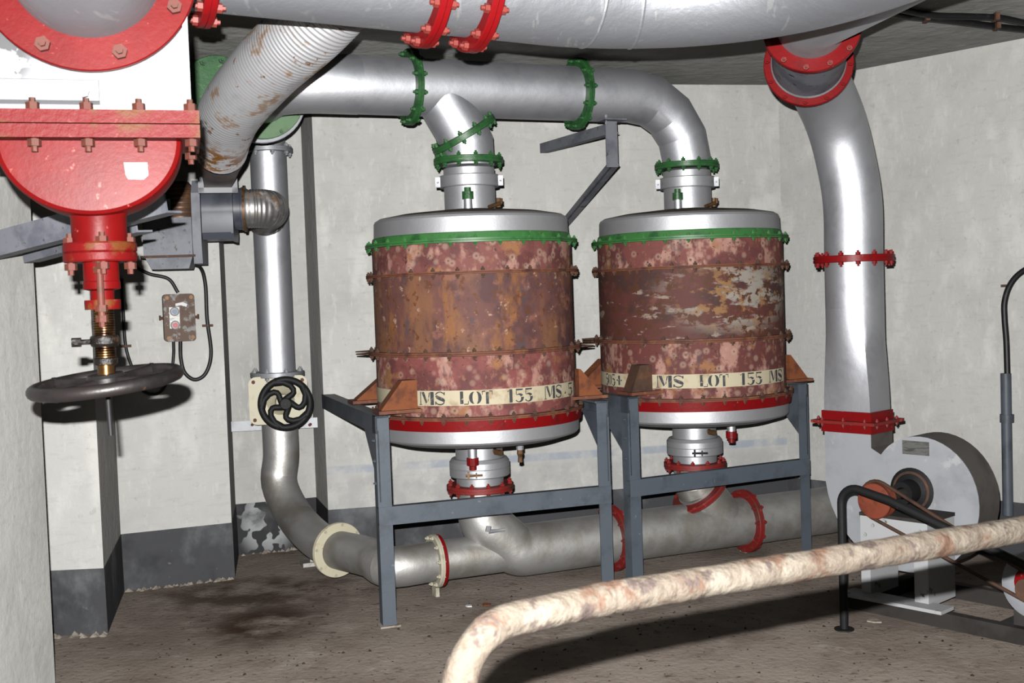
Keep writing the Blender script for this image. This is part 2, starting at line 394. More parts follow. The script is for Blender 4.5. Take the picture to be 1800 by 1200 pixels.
def inst(name, me, loc, axis, parent, m=None):   # shared-mesh piece turned so that its z points along axis
    o = bpy.data.objects.new(name, me)
    COL.objects.link(o)
    o.parent = parent
    o.location = V(loc) - WP[parent.name]
    o.rotation_mode = 'QUATERNION'
    o.rotation_quaternion = V((0, 0, 1)).rotation_difference(V(axis).normalized())
    return o
BOLTS = {}
def bolt_mesh(r, L, m):                          # hex head, nut and stud, centred on the joint
    key = (round(r, 4), round(L, 4), m)
    if key not in BOLTS:
        b = MB()
        h = L * .5
        b.lathe((0, 0, 0), (0, 0, 1), [(0, h + r * 1.7), (r * .5, h + r * 1.7), (r * .5, h + r), (r, h + r), (r, h - .001), (r * .5, h - .001),
                                       (r * .5, -h + .001), (r, -h + .001), (r, -h - r), (r * .5, -h - r), (r * .5, -h - r * 1.8), (0, -h - r * 1.8)], 6)
        me = bpy.data.meshes.new('bolt')
        me.from_pydata([tuple(p) for p in b.v], [], b.f)
        me.materials.append(M[m])
        BOLTS[key] = me
    return BOLTS[key]
def fillet(pts, rad, n=8):                       # round the corners of a polyline
    pts = [V(p) for p in pts]
    rads = rad if isinstance(rad, (list, tuple)) else [rad] * len(pts)
    out = [pts[0]]
    for i in range(1, len(pts) - 1):
        a, b, c = pts[i - 1], pts[i], pts[i + 1]
        d1, d2 = (a - b).normalized(), (c - b).normalized()
        ang = d1.angle(d2)
        if ang > math.pi - .02:
            out.append(b); continue
        t = min(rads[i] / math.tan(ang / 2), (a - b).length * .98, (c - b).length * .98)
        p0, p1 = b + d1 * t, b + d2 * t
        R = t * math.tan(ang / 2)
        ctr = b + (d1 + d2).normalized() * (R / math.sin(ang / 2))
        u0, u1 = p0 - ctr, p1 - ctr
        for k in range(n + 1):
            out.append(ctr + u0.slerp(u1, k / n).normalized() * R if u0.length else b)
    out.append(pts[-1])
    return out
def smooth(pts, n=10):                           # Catmull-Rom
    pts = [V(p) for p in pts]
    q = [pts[0] * 2 - pts[1]] + pts + [pts[-1] * 2 - pts[-2]]
    out = []
    for i in range(1, len(q) - 2):
        for k in range(n):
            t = k / n
            a, b, c, d = q[i - 1], q[i], q[i + 1], q[i + 2]
            out.append(.5 * ((2 * b) + (c - a) * t + (2 * a - 5 * b + 4 * c - d) * t * t + (3 * b - a - 3 * c + d) * t ** 3))
    out.append(pts[-1])
    return out
def resample(pts, step):
    out = [V(pts[0])]
    acc = 0
    for a, b in zip(pts[:-1], pts[1:]):
        a, b = V(a), V(b)
        L = (b - a).length
        d = step - acc
        while d <= L:
            out.append(a.lerp(b, d / L)); d += step
        acc = (acc + L) % step
    return out
def flange(parent, c, axis, R, r, t, m, nb=0, br=.01, bm='green', bL=None, phase=0., seg=48, name='flange', pair=True, brad=None):
    axis = V(axis).normalized()
    b = MB()
    if pair:                                     # two plates with a visible joint
        h, g = t / 2, .0015
        prof = [(r, -h), (R - .003, -h), (R, -h + .003), (R, -g), (R - .004, -g), (R - .004, g), (R, g), (R, h - .003), (R - .003, h), (r, h)]
    else:
        prof = [(r, -t / 2), (R - .003, -t / 2), (R, -t / 2 + .003), (R, t / 2 - .003), (R - .003, t / 2), (r, t / 2)]
    b.lathe(c, axis, prof, seg, closed=True)
    o = b.build(name, m, parent)
    if nb:
        me = bolt_mesh(br, bL or t, bm)
        a, e = perp(axis)
        rb = brad or (R - br * 1.25)
        for k in range(nb):
            w = 2 * math.pi * (k + phase) / nb
            inst('bolt', me, V(c) + (a * math.cos(w) + e * math.sin(w)) * rb, axis, o)
    return o
def beam(mb, p, q, prof, side):
    p, q = V(p), V(q)
    d = (q - p)
    side = V(side); side = (side - d.normalized() * side.dot(d.normalized())).normalized()
    up = side.cross(d.normalized())
    if up.z < 0 and abs(d.normalized().z) < .7:
        up = -up
    mb.prism(prof, p, side, up, d)
    return mb
def Lp(w, h, t): return [(0, 0), (w, 0), (w, t), (t, t), (t, h), (0, h)]
def Up(w, h, t): return [(0, 0), (w, 0), (w, t), (t, t), (t, h - t), (w, h - t), (w, h), (0, h)]
def Bp(w, h): return [(0, 0), (w, 0), (w, h), (0, h)]

# ------------------------------------------------------------------ plan of the room
TH = math.radians(22.9)
U = V((math.cos(TH), math.sin(TH), 0))           # along the row of filters, to the right
W = V((-math.sin(TH), math.cos(TH), 0))          # away from the camera, across the row
ZUP = V((0, 0, 1))
T1 = V((-0.20, 6.15, 0))
SP = 1.362                                       # spacing of the two filters
T2 = T1 + U * SP
CEIL = 2.92
SK = 0.325                                       # height of the black skirting
E1 = V((.67, -.742, 0)).normalized()             # along the right wall / blower face, towards the camera
E2 = V((.742, .67, 0)).normalized()

def flat(p): return V((p.x, p.y, 0))
A1 = flat(P(182, 995, 5.57)); A2 = flat(P(212, 937, 6.40)); A3 = flat(P(407, 915, 6.63))
A4 = flat(P(414, 883, 7.24)); A5 = flat(P(556, 872, 7.40)); A6 = flat(P(577, 897, 6.93)); A7 = flat(P(1385, 842, 7.55))
A8 = A7 + E1 * 4.0
A0 = V((-3.2, A1.y - .06, 0))
J0 = flat(P(66, 600, 4.6)); J1 = V((J0.x, 2.4, 0)); J2 = V((-3.2, 4.6, 0))
def strip(pts, o0, o1, z0, z1, top=1.0):          # mitred slab along a plan polyline; o0, o1 = distances into the room
    n_ = len(pts)
    mit = []
    for i in range(n_):
        ns = []
        if i:
            d = (pts[i] - pts[i - 1]).normalized(); ns.append(V((d.y, -d.x, 0)))
        if i < n_ - 1:
            d = (pts[i + 1] - pts[i]).normalized(); ns.append(V((d.y, -d.x, 0)))
        n = sum(ns, V((0, 0, 0))).normalized()
        mit.append(n / max(.3, n.dot(ns[0])))
    vs, fs = [], []
    for p, m_ in zip(pts, mit):
        vs += [p + m_ * o0 + ZUP * z0, p + m_ * o1 + ZUP * z0, p + m_ * (o1 * top) + ZUP * z1, p + m_ * o0 + ZUP * z1]
    for i in range(n_ - 1):
        a, c = i * 4, i * 4 + 4
        fs += [(a + k, a + (k + 1) % 4, c + (k + 1) % 4, c + k) for k in range(4)]
    fs += [(0, 1, 2, 3), tuple(n_ * 4 - 4 + k for k in (3, 2, 1, 0))]
    return MB().add(vs, fs)
def wall(name, pts, out=.1, m='wall'):
    return struct(strip(pts, -out, 0., 0., CEIL).build(name, m))
def skirting(name, pts, m='skirt'):
    return struct(strip(pts, -.004, .006, 0., SK, .5).build(name, m))
fb = MB(); fb.box((.8, 3.5, -.05), (4.6, 0, 0), (0, 4.7, 0), (0, 0, .05)); struct(fb.build('floor', 'floor'))
fb = MB(); fb.box((.8, 3.5, CEIL + .05), (4.6, 0, 0), (0, 4.7, 0), (0, 0, .05)); struct(fb.build('ceiling', 'ceiling'))
wall('wall_left_pier', [A0, A1, A2])
wall('wall_left_recess', [A2, A3, A4])
wall('wall_niche', [A4, A5, A6])
wall('wall_back', [A6, A7], m='wall_lined')
wall('wall_right', [A7, A8])
wall('wall_left', [J1, J0, J2], out=.15)
skirting('baseboard_left_pier', [A0, A1, A2])
skirting('baseboard_left_recess', [A2, A3, A4])
skirting('baseboard_niche', [A4, A5, A6], 'skirt_peel')
skirting('baseboard_back', [A6, A7])
skirting('baseboard_right', [A7, A8])

# ------------------------------------------------------------------ stencil lettering
def stroke(pts, ws):
    out = []
    L, R = [], []
    for i, (x, y) in enumerate(pts):
        x0, y0 = pts[max(0, i - 1)]; x1, y1 = pts[min(len(pts) - 1, i + 1)]
        d = math.hypot(x1 - x0, y1 - y0) or 1
        nx, ny = -(y1 - y0) / d, (x1 - x0) / d
        w = ws[i] / 2
        L.append((x + nx * w, y + ny * w)); R.append((x - nx * w, y - ny * w))
    for i in range(len(pts) - 1):
        out.append([L[i], L[i + 1], R[i + 1], R[i]])
    return out
def arc(cx, cy, rx, ry, a0, a1, n=9):
    return [(cx + rx * math.cos(math.radians(a0 + (a1 - a0) * k / n)), cy + ry * math.sin(math.radians(a0 + (a1 - a0) * k / n))) for k in range(n + 1)]
def bell(n, lo, hi): return [lo + (hi - lo) * math.sin(math.pi * k / n) for k in range(n + 1)]
G = {}
G['M'] = (1.0, [[(0.02, 0), (.22, 0), (.22, .05), (.02, .05)], [(.09, .05), (.15, .05), (.15, 1), (.09, 1)], [(.17, 1), (.36, 1), (.56, .22), (.46, .1)],
                [(.58, .24), (.64, .3), (.74, .95), (.68, .95)], [(.76, 0), (.98, 0), (.98, 1), (.76, 1)]])
G['S'] = (.72, stroke(arc(.36, .74, .26, .23, 20, 175), bell(9, .05, .1)) + stroke([(.12, .72), (.22, .58), (.38, .48), (.54, .38), (.62, .26)], [.12, .24, .27, .24, .12]) +
          stroke(arc(.36, .25, .25, .22, 0, -165), bell(9, .05, .1)) + [[(.58, .74), (.66, .74), (.66, .97), (.6, .97)], [(.06, .03), (.12, .03), (.14, .27), (.06, .27)]])
G['L'] = (.72, [[(.1, .06), (.32, .06), (.32, 1), (.1, 1)], [(.36, 0), (.66, 0), (.66, .07), (.36, .07)], [(.62, .07), (.68, .07), (.68, .3), (.63, .26)]])
G['O'] = (.82, stroke(arc(.38, .5, .28, .46, 105, 255), bell(9, .05, .24)) + stroke(arc(.44, .5, .28, .46, -75, 75), bell(9, .05, .24)))
G['0'] = (.62, stroke(arc(.28, .5, .2, .46, 105, 255), bell(9, .05, .2)) + stroke(arc(.34, .5, .2, .46, -75, 75), bell(9, .05, .2)))
G['T'] = (.8, [[(.3, 0), (.5, 0), (.5, .9), (.3, .9)], [(.04, .92), (.27, .92), (.27, 1), (.04, 1)], [(.53, .92), (.76, .92), (.76, 1), (.53, 1)],
               [(.04, .7), (.08, .7), (.1, .92), (.04, .92)], [(.72, .7), (.76, .7), (.76, .92), (.7, .92)]])
G['1'] = (.5, [[(.16, 0), (.36, 0), (.36, 1), (.16, 1)], [(.04, .8), (.13, .86), (.13, .95), (.04, .86)]])
G['5'] = (.66, [[(.1, .88), (.56, .88), (.6, 1), (.1, 1)], [(.1, .56), (.15, .56), (.15, .86), (.1, .86)]] +
          stroke(arc(.3, .3, .24, .29, 125, 30, 6), [.05, .07, .1, .14, .17, .2, .2]) + stroke(arc(.3, .3, .24, .29, 15, -150), [.2, .2, .18, .16, .13, .1, .08, .07, .07, .1]))
G['+'] = (.55, [[(.2, .1), (.36, .1), (.36, .9), (.2, .9)], [(.05, .45), (.17, .45), (.17, .56), (.05, .56)], [(.39, .45), (.52, .45), (.52, .56), (.39, .56)]])

# ------------------------------------------------------------------ the two air filters
ZF = dict(lid=2.005, g1=1.878, r2=1.72, r3=1.32, bot=1.0, cap=.86)
RB = .535
def filter_tank(T, n, words, label, mats):
    t = thing('filter_tank', label, 'filter tank', V((T.x, T.y, .56)), 'drum filters on the steel stands')
    f = V((-T.x, -T.y, 0)).normalized()
    rt = V((-f.y, f.x, 0))
    c = V((T.x, T.y, 0))
    lt = lambda nm, m, prof, closed=False, seg=96, par=t: MB().lathe(c, ZUP, prof, seg, closed).build(nm, m, par)
    lid = lt('lid', 'silver_matt', [(.12, 2.062), (.20, 2.056), (.40, 2.036), (.500, 2.018), (.514, 2.010), (.520, 1.998), (.524, 1.90), (.1, 1.90)])
    lt('dust_layer', 'dust', [(.125, 2.066), (.20, 2.059), (.40, 2.039), (.495, 2.0215), (.495, 2.0205), (.40, 2.037), (.20, 2.057), (.125, 2.064)], True, par=lid)
    # green bolted angle ring
    def ring(nm, z, R, th, m, nb, bm, br=.0115, ph=0., ri=RB - .03):
        o = MB().lathe(c, ZUP, [(ri, z - th / 2), (R, z - th / 2), (R, -.001 + z), (R - .003, z), (R, z + .001), (R, z + th / 2), (ri, z + th / 2)], 96, True).build(nm, m, t)
        me = bolt_mesh(br, th, bm)
        for k in range(nb):
            w = 2 * math.pi * (k + ph) / nb
            inst('bolt', me, c + V((math.cos(w), math.sin(w), 0)) * (R - .014) + ZUP * z, ZUP, o)
        return o
    lt('green_band', 'green_tank', [(.50, 1.922), (.526, 1.922), (.530, 1.918), (.538, 1.888), (.50, 1.888)], True)
    ring('green_flange', 1.878, .570, .02, 'green_tank', 28, 'green_tank', br=.0105, ph=.3)
    lt('upper_shell', mats[0], [(RB, 1.87), (RB, 1.725), (RB - .02, 1.725), (RB - .02, 1.87)], True)
    ring('shell_flange', 1.72, .572, .016, 'rust_flange', 28, 'rust_dark', ph=.55)
    # weld spots around the foot of the upper shell
    lt('middle_shell', mats[1], [(RB, 1.714), (RB, 1.326), (RB - .02, 1.326), (RB - .02, 1.714)], True)
    r3 = ring('shell_flange', 1.318, .574, .02, 'rust_flange', 28, 'rust_dark', ph=.1)
    lt('lower_shell', mats[2], [(RB + .001, 1.312), (RB + .001, 1.005), (RB - .02, 1.005), (RB - .02, 1.312)], True)
    ring('shell_flange', .997, .578, .016, 'rust_flange', 30, 'rust_dark', ph=.2)
    lt('red_band', 'red', [(.50, .988), (.568, .988), (.562, .934), (.50, .934)], True)
    lt('bottom_cap', 'silver_matt', [(.45, .934), (.548, .934), (.546, .872), (.538, .862), (.46, .838), (.13, .806), (.10, .806)])
    # lugs on the lower joint
    for s in ((-1, 1) if n == 0 else (-1,)):
        for dz in (.003, -.010):
            b = MB()
            b.prism([(.55, -.075), (.585, -.06), (.645, 0.012 if dz > 0 else -.008), (.585, .06), (.55, .075)], c + ZUP * (1.318 + dz), rt * s, f, ZUP * .007)
            b.build('lug', 'rust_dark', r3)
    # four wedge brackets that carry the drum on the side rails
    fr_u, fr_w = (V((math.cos(a), math.sin(a), 0)) for a in (FA[n], FA[n] + math.pi / 2))
    for s in (-1, 1):
        for wv in (-1, 1):
            dep = .33 if (wv > 0 or (n == 0 and s < 0)) else .25
            ri_ = math.sqrt(RB * RB - dep * dep) + (.005 if wv < 0 else -.06)
            o = c + fr_w * (dep * wv) + ZUP * 1.045
            b = MB()
            b.prism([(ri_, .0), (.61, .0), (.61, .012), (ri_ + (.075 if s < 0 else .012), .15), (ri_, .15)] if wv < 0 else [(.36, .0), (.60, .0), (.60, .012), (.42, .155), (.36, .155)], o - fr_w * .045, fr_u * s, ZUP, fr_w * .09)
            wb = b.build('bracket', 'rust_orange' if not (n == 1 and s < 0 and wv < 0) else 'rust_dark', t)
            b = MB()
            b.box(o + fr_u * (s * .52) - ZUP * .001, fr_u * .11, fr_w * .075, ZUP * .008)
            b.build('foot_plate', 'rust_flange', wb)
    # painted band with stencilled lettering
    def on(a, z, dr): return c + (f * math.cos(a) + rt * math.sin(a)) * (RB + dr) + ZUP * z
    b = MB()
    a0, a1 = -1.45, 1.25
    K = 60
    vs = []
    for k in range(K + 1):
        a = a0 + (a1 - a0) * k / K
        vs += [on(a, 1.062, .0), on(a, 1.062, .0028), on(a, 1.138, .0028), on(a, 1.138, .0)]
    fs = []
    for k in range(K):
        p, q = 4 * k, 4 * k + 4
        fs += [(p + i, p + (i + 1) % 4, q + (i + 1) % 4, q + i) for i in range(4)]
    fs += [(0, 1, 2, 3), (4 * K + 3, 4 * K + 2, 4 * K + 1, 4 * K)]
    b.add(vs, fs)
    bo = b.build('marking_band', 'band', t)
    for txt, s0, s1 in words:                    # one piece of lettering per word
        b = MB()
        k = (s1 - s0) / sum(G[ch][0] for ch in txt)
        x = s0
        for ch in txt:
            w, polys = G[ch]
            for pl in polys:
                b.add([on(x + px_ * k, 1.067 + py_ * .066, .0042) for px_, py_ in pl], [tuple(range(len(pl)))])
            x += w * k
        b.build('lettering', 'ink', bo)
    # neck on the lid
    nk = lt('neck', 'silver_matt', [(.05, 2.03), (.137, 2.03), (.137, 2.285), (.05, 2.285)])
    cl = lt('clamp_ring', 'silver_matt', [(.13, 2.185), (.158, 2.185), (.161, 2.19), (.161, 2.243), (.158, 2.248), (.13, 2.248)], True)
    for s in (-1, 1):
        b = MB()
        for q in (-.012, .012):
            b.box(c + rt * (s * .163) + f * (.03 + q) + ZUP * 2.215, rt * .018, f * .004, ZUP * .026)
        b.tube([c + rt * (s * .168) + f * .0 + ZUP * 2.215, c + rt * (s * .168) + f * .085 + ZUP * 2.215], .006, 8)
        b.build('clasp', 'galv', cl)
    o = c + f * .165 + rt * (-.01 if n == 0 else -.055)
    sp = MB().lathe(o, ZUP, [(.001, 2.03), (.024, 2.03), (.022, 2.13), (.001, 2.13)], 20).build('sampling_tube', 'silver', t)
    MB().lathe(o, ZUP, [(.001, 2.11), (.03, 2.11), (.03, 2.15), (.018, 2.152), (.018, 2.172), (.001, 2.172)], 16).build('cap', 'green', sp)
    o = c + f * .12 + rt * .12 + ZUP * 2.085
    b = MB()
    b.tube([c + f * .1 + rt * .1 + ZUP * 2.07, o + rt * .04 + f * .03], .011, 10)
    b.tube([o + rt * .03 - ZUP * .02, o + rt * .03 + ZUP * .03], .013, 10)
    b.tube([o + rt * .045 + f * .02 - ZUP * .002, o + rt * .045 + f * .02 + ZUP * .026], .008, 8)
    b.build('air_cock', 'brass_dark', t)
    # neck, collar and cocks below
    lt('outlet_neck', 'silver_matt', [(.05, .84), (.128, .84), (.128, .585), (.05, .585)])
    co = lt('outlet_collar', 'silver_matt', [(.12, .63), (.158, .63), (.163, .635), (.163, .675), (.161, .677), (.163, .679), (.163, .71), (.15, .728), (.12, .728)], True)
    b = MB()
    q = c + f * .17 + rt * (-.03 if n == 0 else .03) + ZUP * .655
    b.tube([q - rt * .045, q + rt * .045], .006, 8)
    b.box(q - rt * .03, rt * .006, f * .006, ZUP * .02)
    b.box(q + rt * .012, rt * .004, f * .012, ZUP * .014)
    b.build('wing_bolt', 'brass_dark' if n == 0 else 'black_iron', co)
    if n == 0:
        o = c + f * .17 - rt * .035
    else:
        o = c + f * .17 + rt * .21
    top = .81 if n == 0 else .84
    dt = MB().lathe(o, ZUP, [(.001, top + .03), (.026, top + .03), (.024, top - .08), (.001, top - .08)], 20).build('drain_tube', 'silver', t)
    MB().lathe(o, ZUP, [(.001, top - .06), (.032, top - .06), (.032, top - .10), (.02, top - .104), (.02, top - .125), (.001, top - .125)], 16).build('cap', 'red', dt)
    o = c + f * .135 + rt * .085 + ZUP * .775
    b = MB()
    b.tube([o - f * .04, o + f * .03], .013, 6)
    b.tube([o + f * .02, o + f * .055 + rt * .03], .015, 10)
    b.build('outlet_cock', 'brass_dark', t)
    if n == 0:
        o = c + f * .22 + rt * .215
        b = MB()
        b.lathe(o, ZUP, [(.001, .84), (.02, .84), (.02, .79), (.001, .79)], 12)
        dv = b.build('drain_boss', 'galv', t)
        b = MB()
        b.lathe(o, ZUP, [(.001, .79), (.016, .79), (.018, .77), (.012, .755), (.014, .725), (.001, .72)], 10)
        b.build('drain_cock', 'brass_dark', dv)
    return t
FA = [math.radians(19.0), math.radians(26.5)]
filter_tank(T1, 0, [('MS', -.57, -.29), ('LOT', -.17, .15), ('155', .28, .55), ('MS', .68, .95), ('5', 1.07, 1.2)],
            'rusty maroon filter drum with orange rust streaks beside the handwheel riser pipe', ('t1_top', 't1_mid', 't1_low'))
filter_tank(T2, 1, [('505', -1.16, -.93), ('+', -.915, -.81), ('MS', -.38, -.08), ('LOT', .06, .37), ('155', .49, .78), ('MS', .88, 1.18)],
            'rusty dark maroon filter drum with pale flaking patch beside the tall blower duct', ('t2_top', 't2_mid', 't2_low'))

# ------------------------------------------------------------------ steel stands
def stand(p0, ang, T, label, n):
    u = V((math.cos(ang), math.sin(ang), 0)); w = V((-u.y, u.x, 0))
    WID = 1.235
    t = thing('support_stand', label, 'stand', p0, 'welded angle-iron stands under the filters')
    ztop = 1.035
    hit = []
    for i, s in enumerate((0, 1)):
        base = p0 + u * (WID * s)
        sg = 1 if s == 0 else -1
        # leg: angle iron, one face forward, one face sideways
        b = MB()
        b.prism([(0, 0), (.068 * sg, 0), (.068 * sg, .008), (.008 * sg, .008), (.008 * sg, .068), (0, .068)], base, u, w, ZUP * ztop)
        b.build('leg', 'steel_blue', t)
        # side rail back to the wall
        d2 = (A7 - A6).normalized()
        nn = V((-d2.y, d2.x, 0))
        Ln = (A6 - base).dot(nn) / w.dot(nn)
        rl = base + w * .0
        b = MB()
        b.prism([(0, 0), (.075 * sg, 0), (.075 * sg, .01), (.01 * sg, .01), (.01 * sg, .085) , (0, .085)], rl + ZUP * (ztop - 0), u, -ZUP, w * (Ln + .02))
        b.build('side_rail', 'steel_blue', t)
        # gusset between leg and rail
        b = MB()
        b.prism([(.0, -.07), (.33, -.07), (.30, -.10), (.07, -.30), (.065, -.40), (0, -.42)], base + ZUP * ztop + u * (sg * .0085), w, ZUP, u * (sg * .007))
        g = b.build('gusset', 'steel_blue', t)
        for q in ((.03, -.12), (.03, -.22), (.03, -.33)):
            inst('rivet', bolt_mesh(.009, .012, 'steel_blue'), base + w * q[0] + ZUP * (ztop + q[1]) + u * (sg * .0085), u, g)
    b = MB()
    b.prism([(0, 0), (-.045, 0), (-.045, .008), (-.008, .008), (-.008, .082), (-.045, .082), (-.045, .09), (0, .09)], p0 + ZUP * .50 - w * .004 - u * .0, w * -1, ZUP, u * WID)
    b.build('cross_beam', 'steel_blue', t)
    for s in (0, 1):
        b = MB()
        b.box(p0 + u * (.034 + (WID - .068) * s) + w * .03 + ZUP * .004, u * .05, w * .05, ZUP * .004)
        b.build('foot_plate', 'crumb' if n == 0 and s == 0 else 'steel_blue', t)
    return t
pL = flat(P(674, 1112, 5.50)); pR = flat(P(1113, 1040, 6.04))
stand(pL, FA[0], T1, 'blue-grey angle-iron stand carrying the drum nearest the handwheel riser', 0)
stand(pR, FA[1], T2, 'blue-grey angle-iron stand carrying the drum next to the blower', 1)

# ------------------------------------------------------------------ overhead pipe
ZO = 2.71
RO = .150
def row(a, b=0., z=0.): return T1 + U * a + W * b + ZUP * z
t = thing('overhead_pipe', 'silver overhead pipe with green bolted flanges joining both filter lids', 'pipe', row(0, 0, 2.3))
corner = row(-1.02, 0, ZO)
back = corner + W * .40
MB().tube(fillet([back, corner, row(-.60, 0, ZO)], .22, 6), RO + .002, 48).build('elbow', 'silver', t)
MB().tube([row(-.66, 0, ZO), row(-.30, 0, ZO)], RO, 48).build('pipe_section', 'silver', t)
MB().tube([row(-.30, 0, ZO), row(.66, 0, ZO)], RO, 48).build('pipe_section', 'silver', t)
flange(t, row(-.315, 0, ZO), U, .198, .12, .034, 'green', 12, .013, 'green', phase=.4)
flange(t, row(.66, 0, ZO), U, .198, .12, .034, 'green', 12, .013, 'green', phase=.15)
# mitred elbow down to the far filter
R_ = .36
ctr = row(SP - R_, 0, ZO - R_)
el = [row(.66, 0, ZO), ctr + ZUP * R_]
for k in range(1, 5):
    w = math.pi / 2 * (k / 4)
    el.append(ctr + U * (R_ * math.sin(w)) + ZUP * (R_ * math.cos(w)))
el.append(row(SP, 0, 2.30))
MB().tube(el, [RO, RO, .148, .145, .142, .14, .138], 48).build('elbow', 'silver', t, 12)
flange(t, row(SP, 0, 2.315), ZUP, .186, .12, .034, 'green', 12, .0125, 'green', phase=.5)
# slanting branch to the near filter
dz = (ZO - 2.44)
ja = -.165
bv = (row(0, 0, 2.43) - row(ja, 0, ZO)).normalized()
MB().tube([row(ja, 0, ZO) - bv * .0, row(0, 0, 2.43) - bv * .02], .141, 48).build('branch', 'silver', t)
MB().tube([row(0, 0, 2.43) - bv * .04, row(0, 0, 2.425) , row(0, 0, 2.30)], .139, 48).build('branch_bend', 'silver', t, 12)
flange(t, row(0, 0, 2.47) - U * .022, (bv + V((0, 0, -.0))), .19, .12, .034, 'green', 12, .0125, 'green', phase=.1)
flange(t, row(0, 0, 2.325), ZUP, .188, .12, .034, 'green', 12, .0125, 'green', phase=.5)
flange(t, back + W * .0, W, .232, .14, .03, 'green_pale', 10, .014, 'green_pale', phase=.3, pair=False)
flange(t, back + W * .035, W, .250, .14, .03, 'galv', 0, pair=False, name='backing_flange')
wd = (A3 - A2).normalized()
b = MB(); b.box(P(447, 237, (back + W * .05).y), U * .09, W * .012, ZUP * .016); b.build('tie_bar', 'galv', t)
MB().tube([back + W * .03, back + W * .85], .15, 32).build('wall_stub', 'silver', t)

# a second green flange on the pipe behind the corrugated hose
pf = P(383, 160, 5.75)
t = thing('pipe_outlet', 'dark green flanged pipe end half hidden behind the rusty corrugated hose', 'pipe', pf)
dW = W
flange(t, pf, dW, .175, .001, .035, 'green', 10, .018, 'green', phase=.25, name='blind_flange')
MB().tube([pf + dW * .02, pf + dW * .72], .14, 32).build('pipe_section', 'silver', t)

# wall bracket under the overhead pipe
end = row(.84, -.06, ZO - RO - .02)
wp = PV(949, 258, A6, A7 - A6)
t = thing('pipe_bracket', 'grey angle-iron wall bracket propping the overhead pipe between the drums', 'bracket', wp)
b = MB(); beam(b, wp + ZUP * -.04, V((end.x, end.y, wp.z - .04)), Lp(.05, .06, .006), U)
b.build('arm', 'grey_fan', t)
pa = V((end.x, end.y, wp.z + .03)); pb = pa - ZUP * .26
b = MB(); b.box((pa + pb) / 2, U * .036, W * .004, ZUP * .13); b.box((pa + pb) / 2 + U * .034 + W * .02, U * .003, W * .022, ZUP * .13)
b.build('hanger_plate', 'grey_fan', t)
lw = PV(985, 402, A6, A7 - A6)
b = MB(); beam(b, lw, pb + ZUP * .01, Bp(.045, .008), U); beam(b, lw, pb + ZUP * .01, Bp(.006, .04), U)
b.build('strut', 'grey_fan', t)
b = MB(); b.box(pa + W * -.01 + ZUP * -.0, U * .07, W * .05, ZUP * .004); b.build('saddle', 'grey_fan', t)
inst('bolt', bolt_mesh(.009, .03, 'galv'), pa - U * .04 - W * .02, ZUP, t)

# ------------------------------------------------------------------ floor pipe
ZP = .193
t = thing('floor_pipe', 'dusty silver floor pipe with red flanges running under both drums', 'pipe', row(.4, 0, 0))
RS, RL = .107, .142
MB().tube([row(-.27, 0, ZP), row(.12, 0, ZP)], RS, 40).build('pipe_section', 'silver_dusty', t)
pth = fillet([row(0, 0, .56), row(0, 0, .38), row(.2, 0, ZP - .002), row(.80, 0, ZP)], [0, .14, .12, 0], 6)
MB().tube(pth, [.127 + (.142 - .127) * min(1, i / (len(pth) * .6)) for i in range(len(pth))], 48).build('swept_branch', 'silver_dusty', t)
MB().tube([row(.80, 0, ZP), row(SP + .34, 0, ZP)], RL, 48).build('pipe_section', 'silver_dusty', t)
MB().tube([row(SP + .34, 0, ZP), row(SP + 1.05, 0, ZP)], RL + .002, 48).build('pipe_section', 'silver_dusty', t)
flange(t, row(-.275, 0, ZP), U, .142, .09, .026, 'ivory', 10, .011, 'ivory', phase=.25, name='ivory_flange')
flange(t, row(-.252, 0, ZP), U, .140, .09, .018, 'red', 0, pair=False, name='red_flange')
flange(t, row(.80, 0, ZP), U, .188, .12, .03, 'red_worn', 12, .012, 'red_worn', phase=.2)
flange(t, row(SP + .335, 0, ZP), U, .188, .12, .034, 'red_worn', 12, .013, 'red_worn', phase=.2)
flange(t, row(0, 0, .568), ZUP, .183, .10, .034, 'red_worn', 12, .0125, 'red_worn', phase=.45)
flange(t, row(SP, 0, .568), ZUP, .183, .10, .034, 'red_worn', 12, .0125, 'red_worn', phase=.45)
q0, q1 = row(SP, 0, .44), row(SP + .2, 0, ZP)
dv = (q1 - q0).normalized()
MB().tube([row(SP, 0, .57), row(SP, 0, .45), row(SP, 0, .44) + dv * .03], .127, 40).build('branch_bend', 'silver_dusty', t, 12)
MB().tube([q0 + dv * .02, q1], .132, 40).build('branch', 'silver_dusty', t)
flange(t, q0 + dv * .045, dv, .185, .10, .03, 'red_worn', 0, pair=True)
b = MB(); q = row(.02, -.13, .345)
b.tube([q - U * .03, q + U * .06], .012, 10); b.tube([q - U * .035, q - U * .03 + ZUP * .03], .015, 8); b.build('drain_cock', 'galv', t)
for a in (-.27, SP + .34):
    b = MB(); b.box(row(a, .02, .03), U * .010, W * .03, ZUP * .03); b.build('pipe_foot', 'ivory', t)

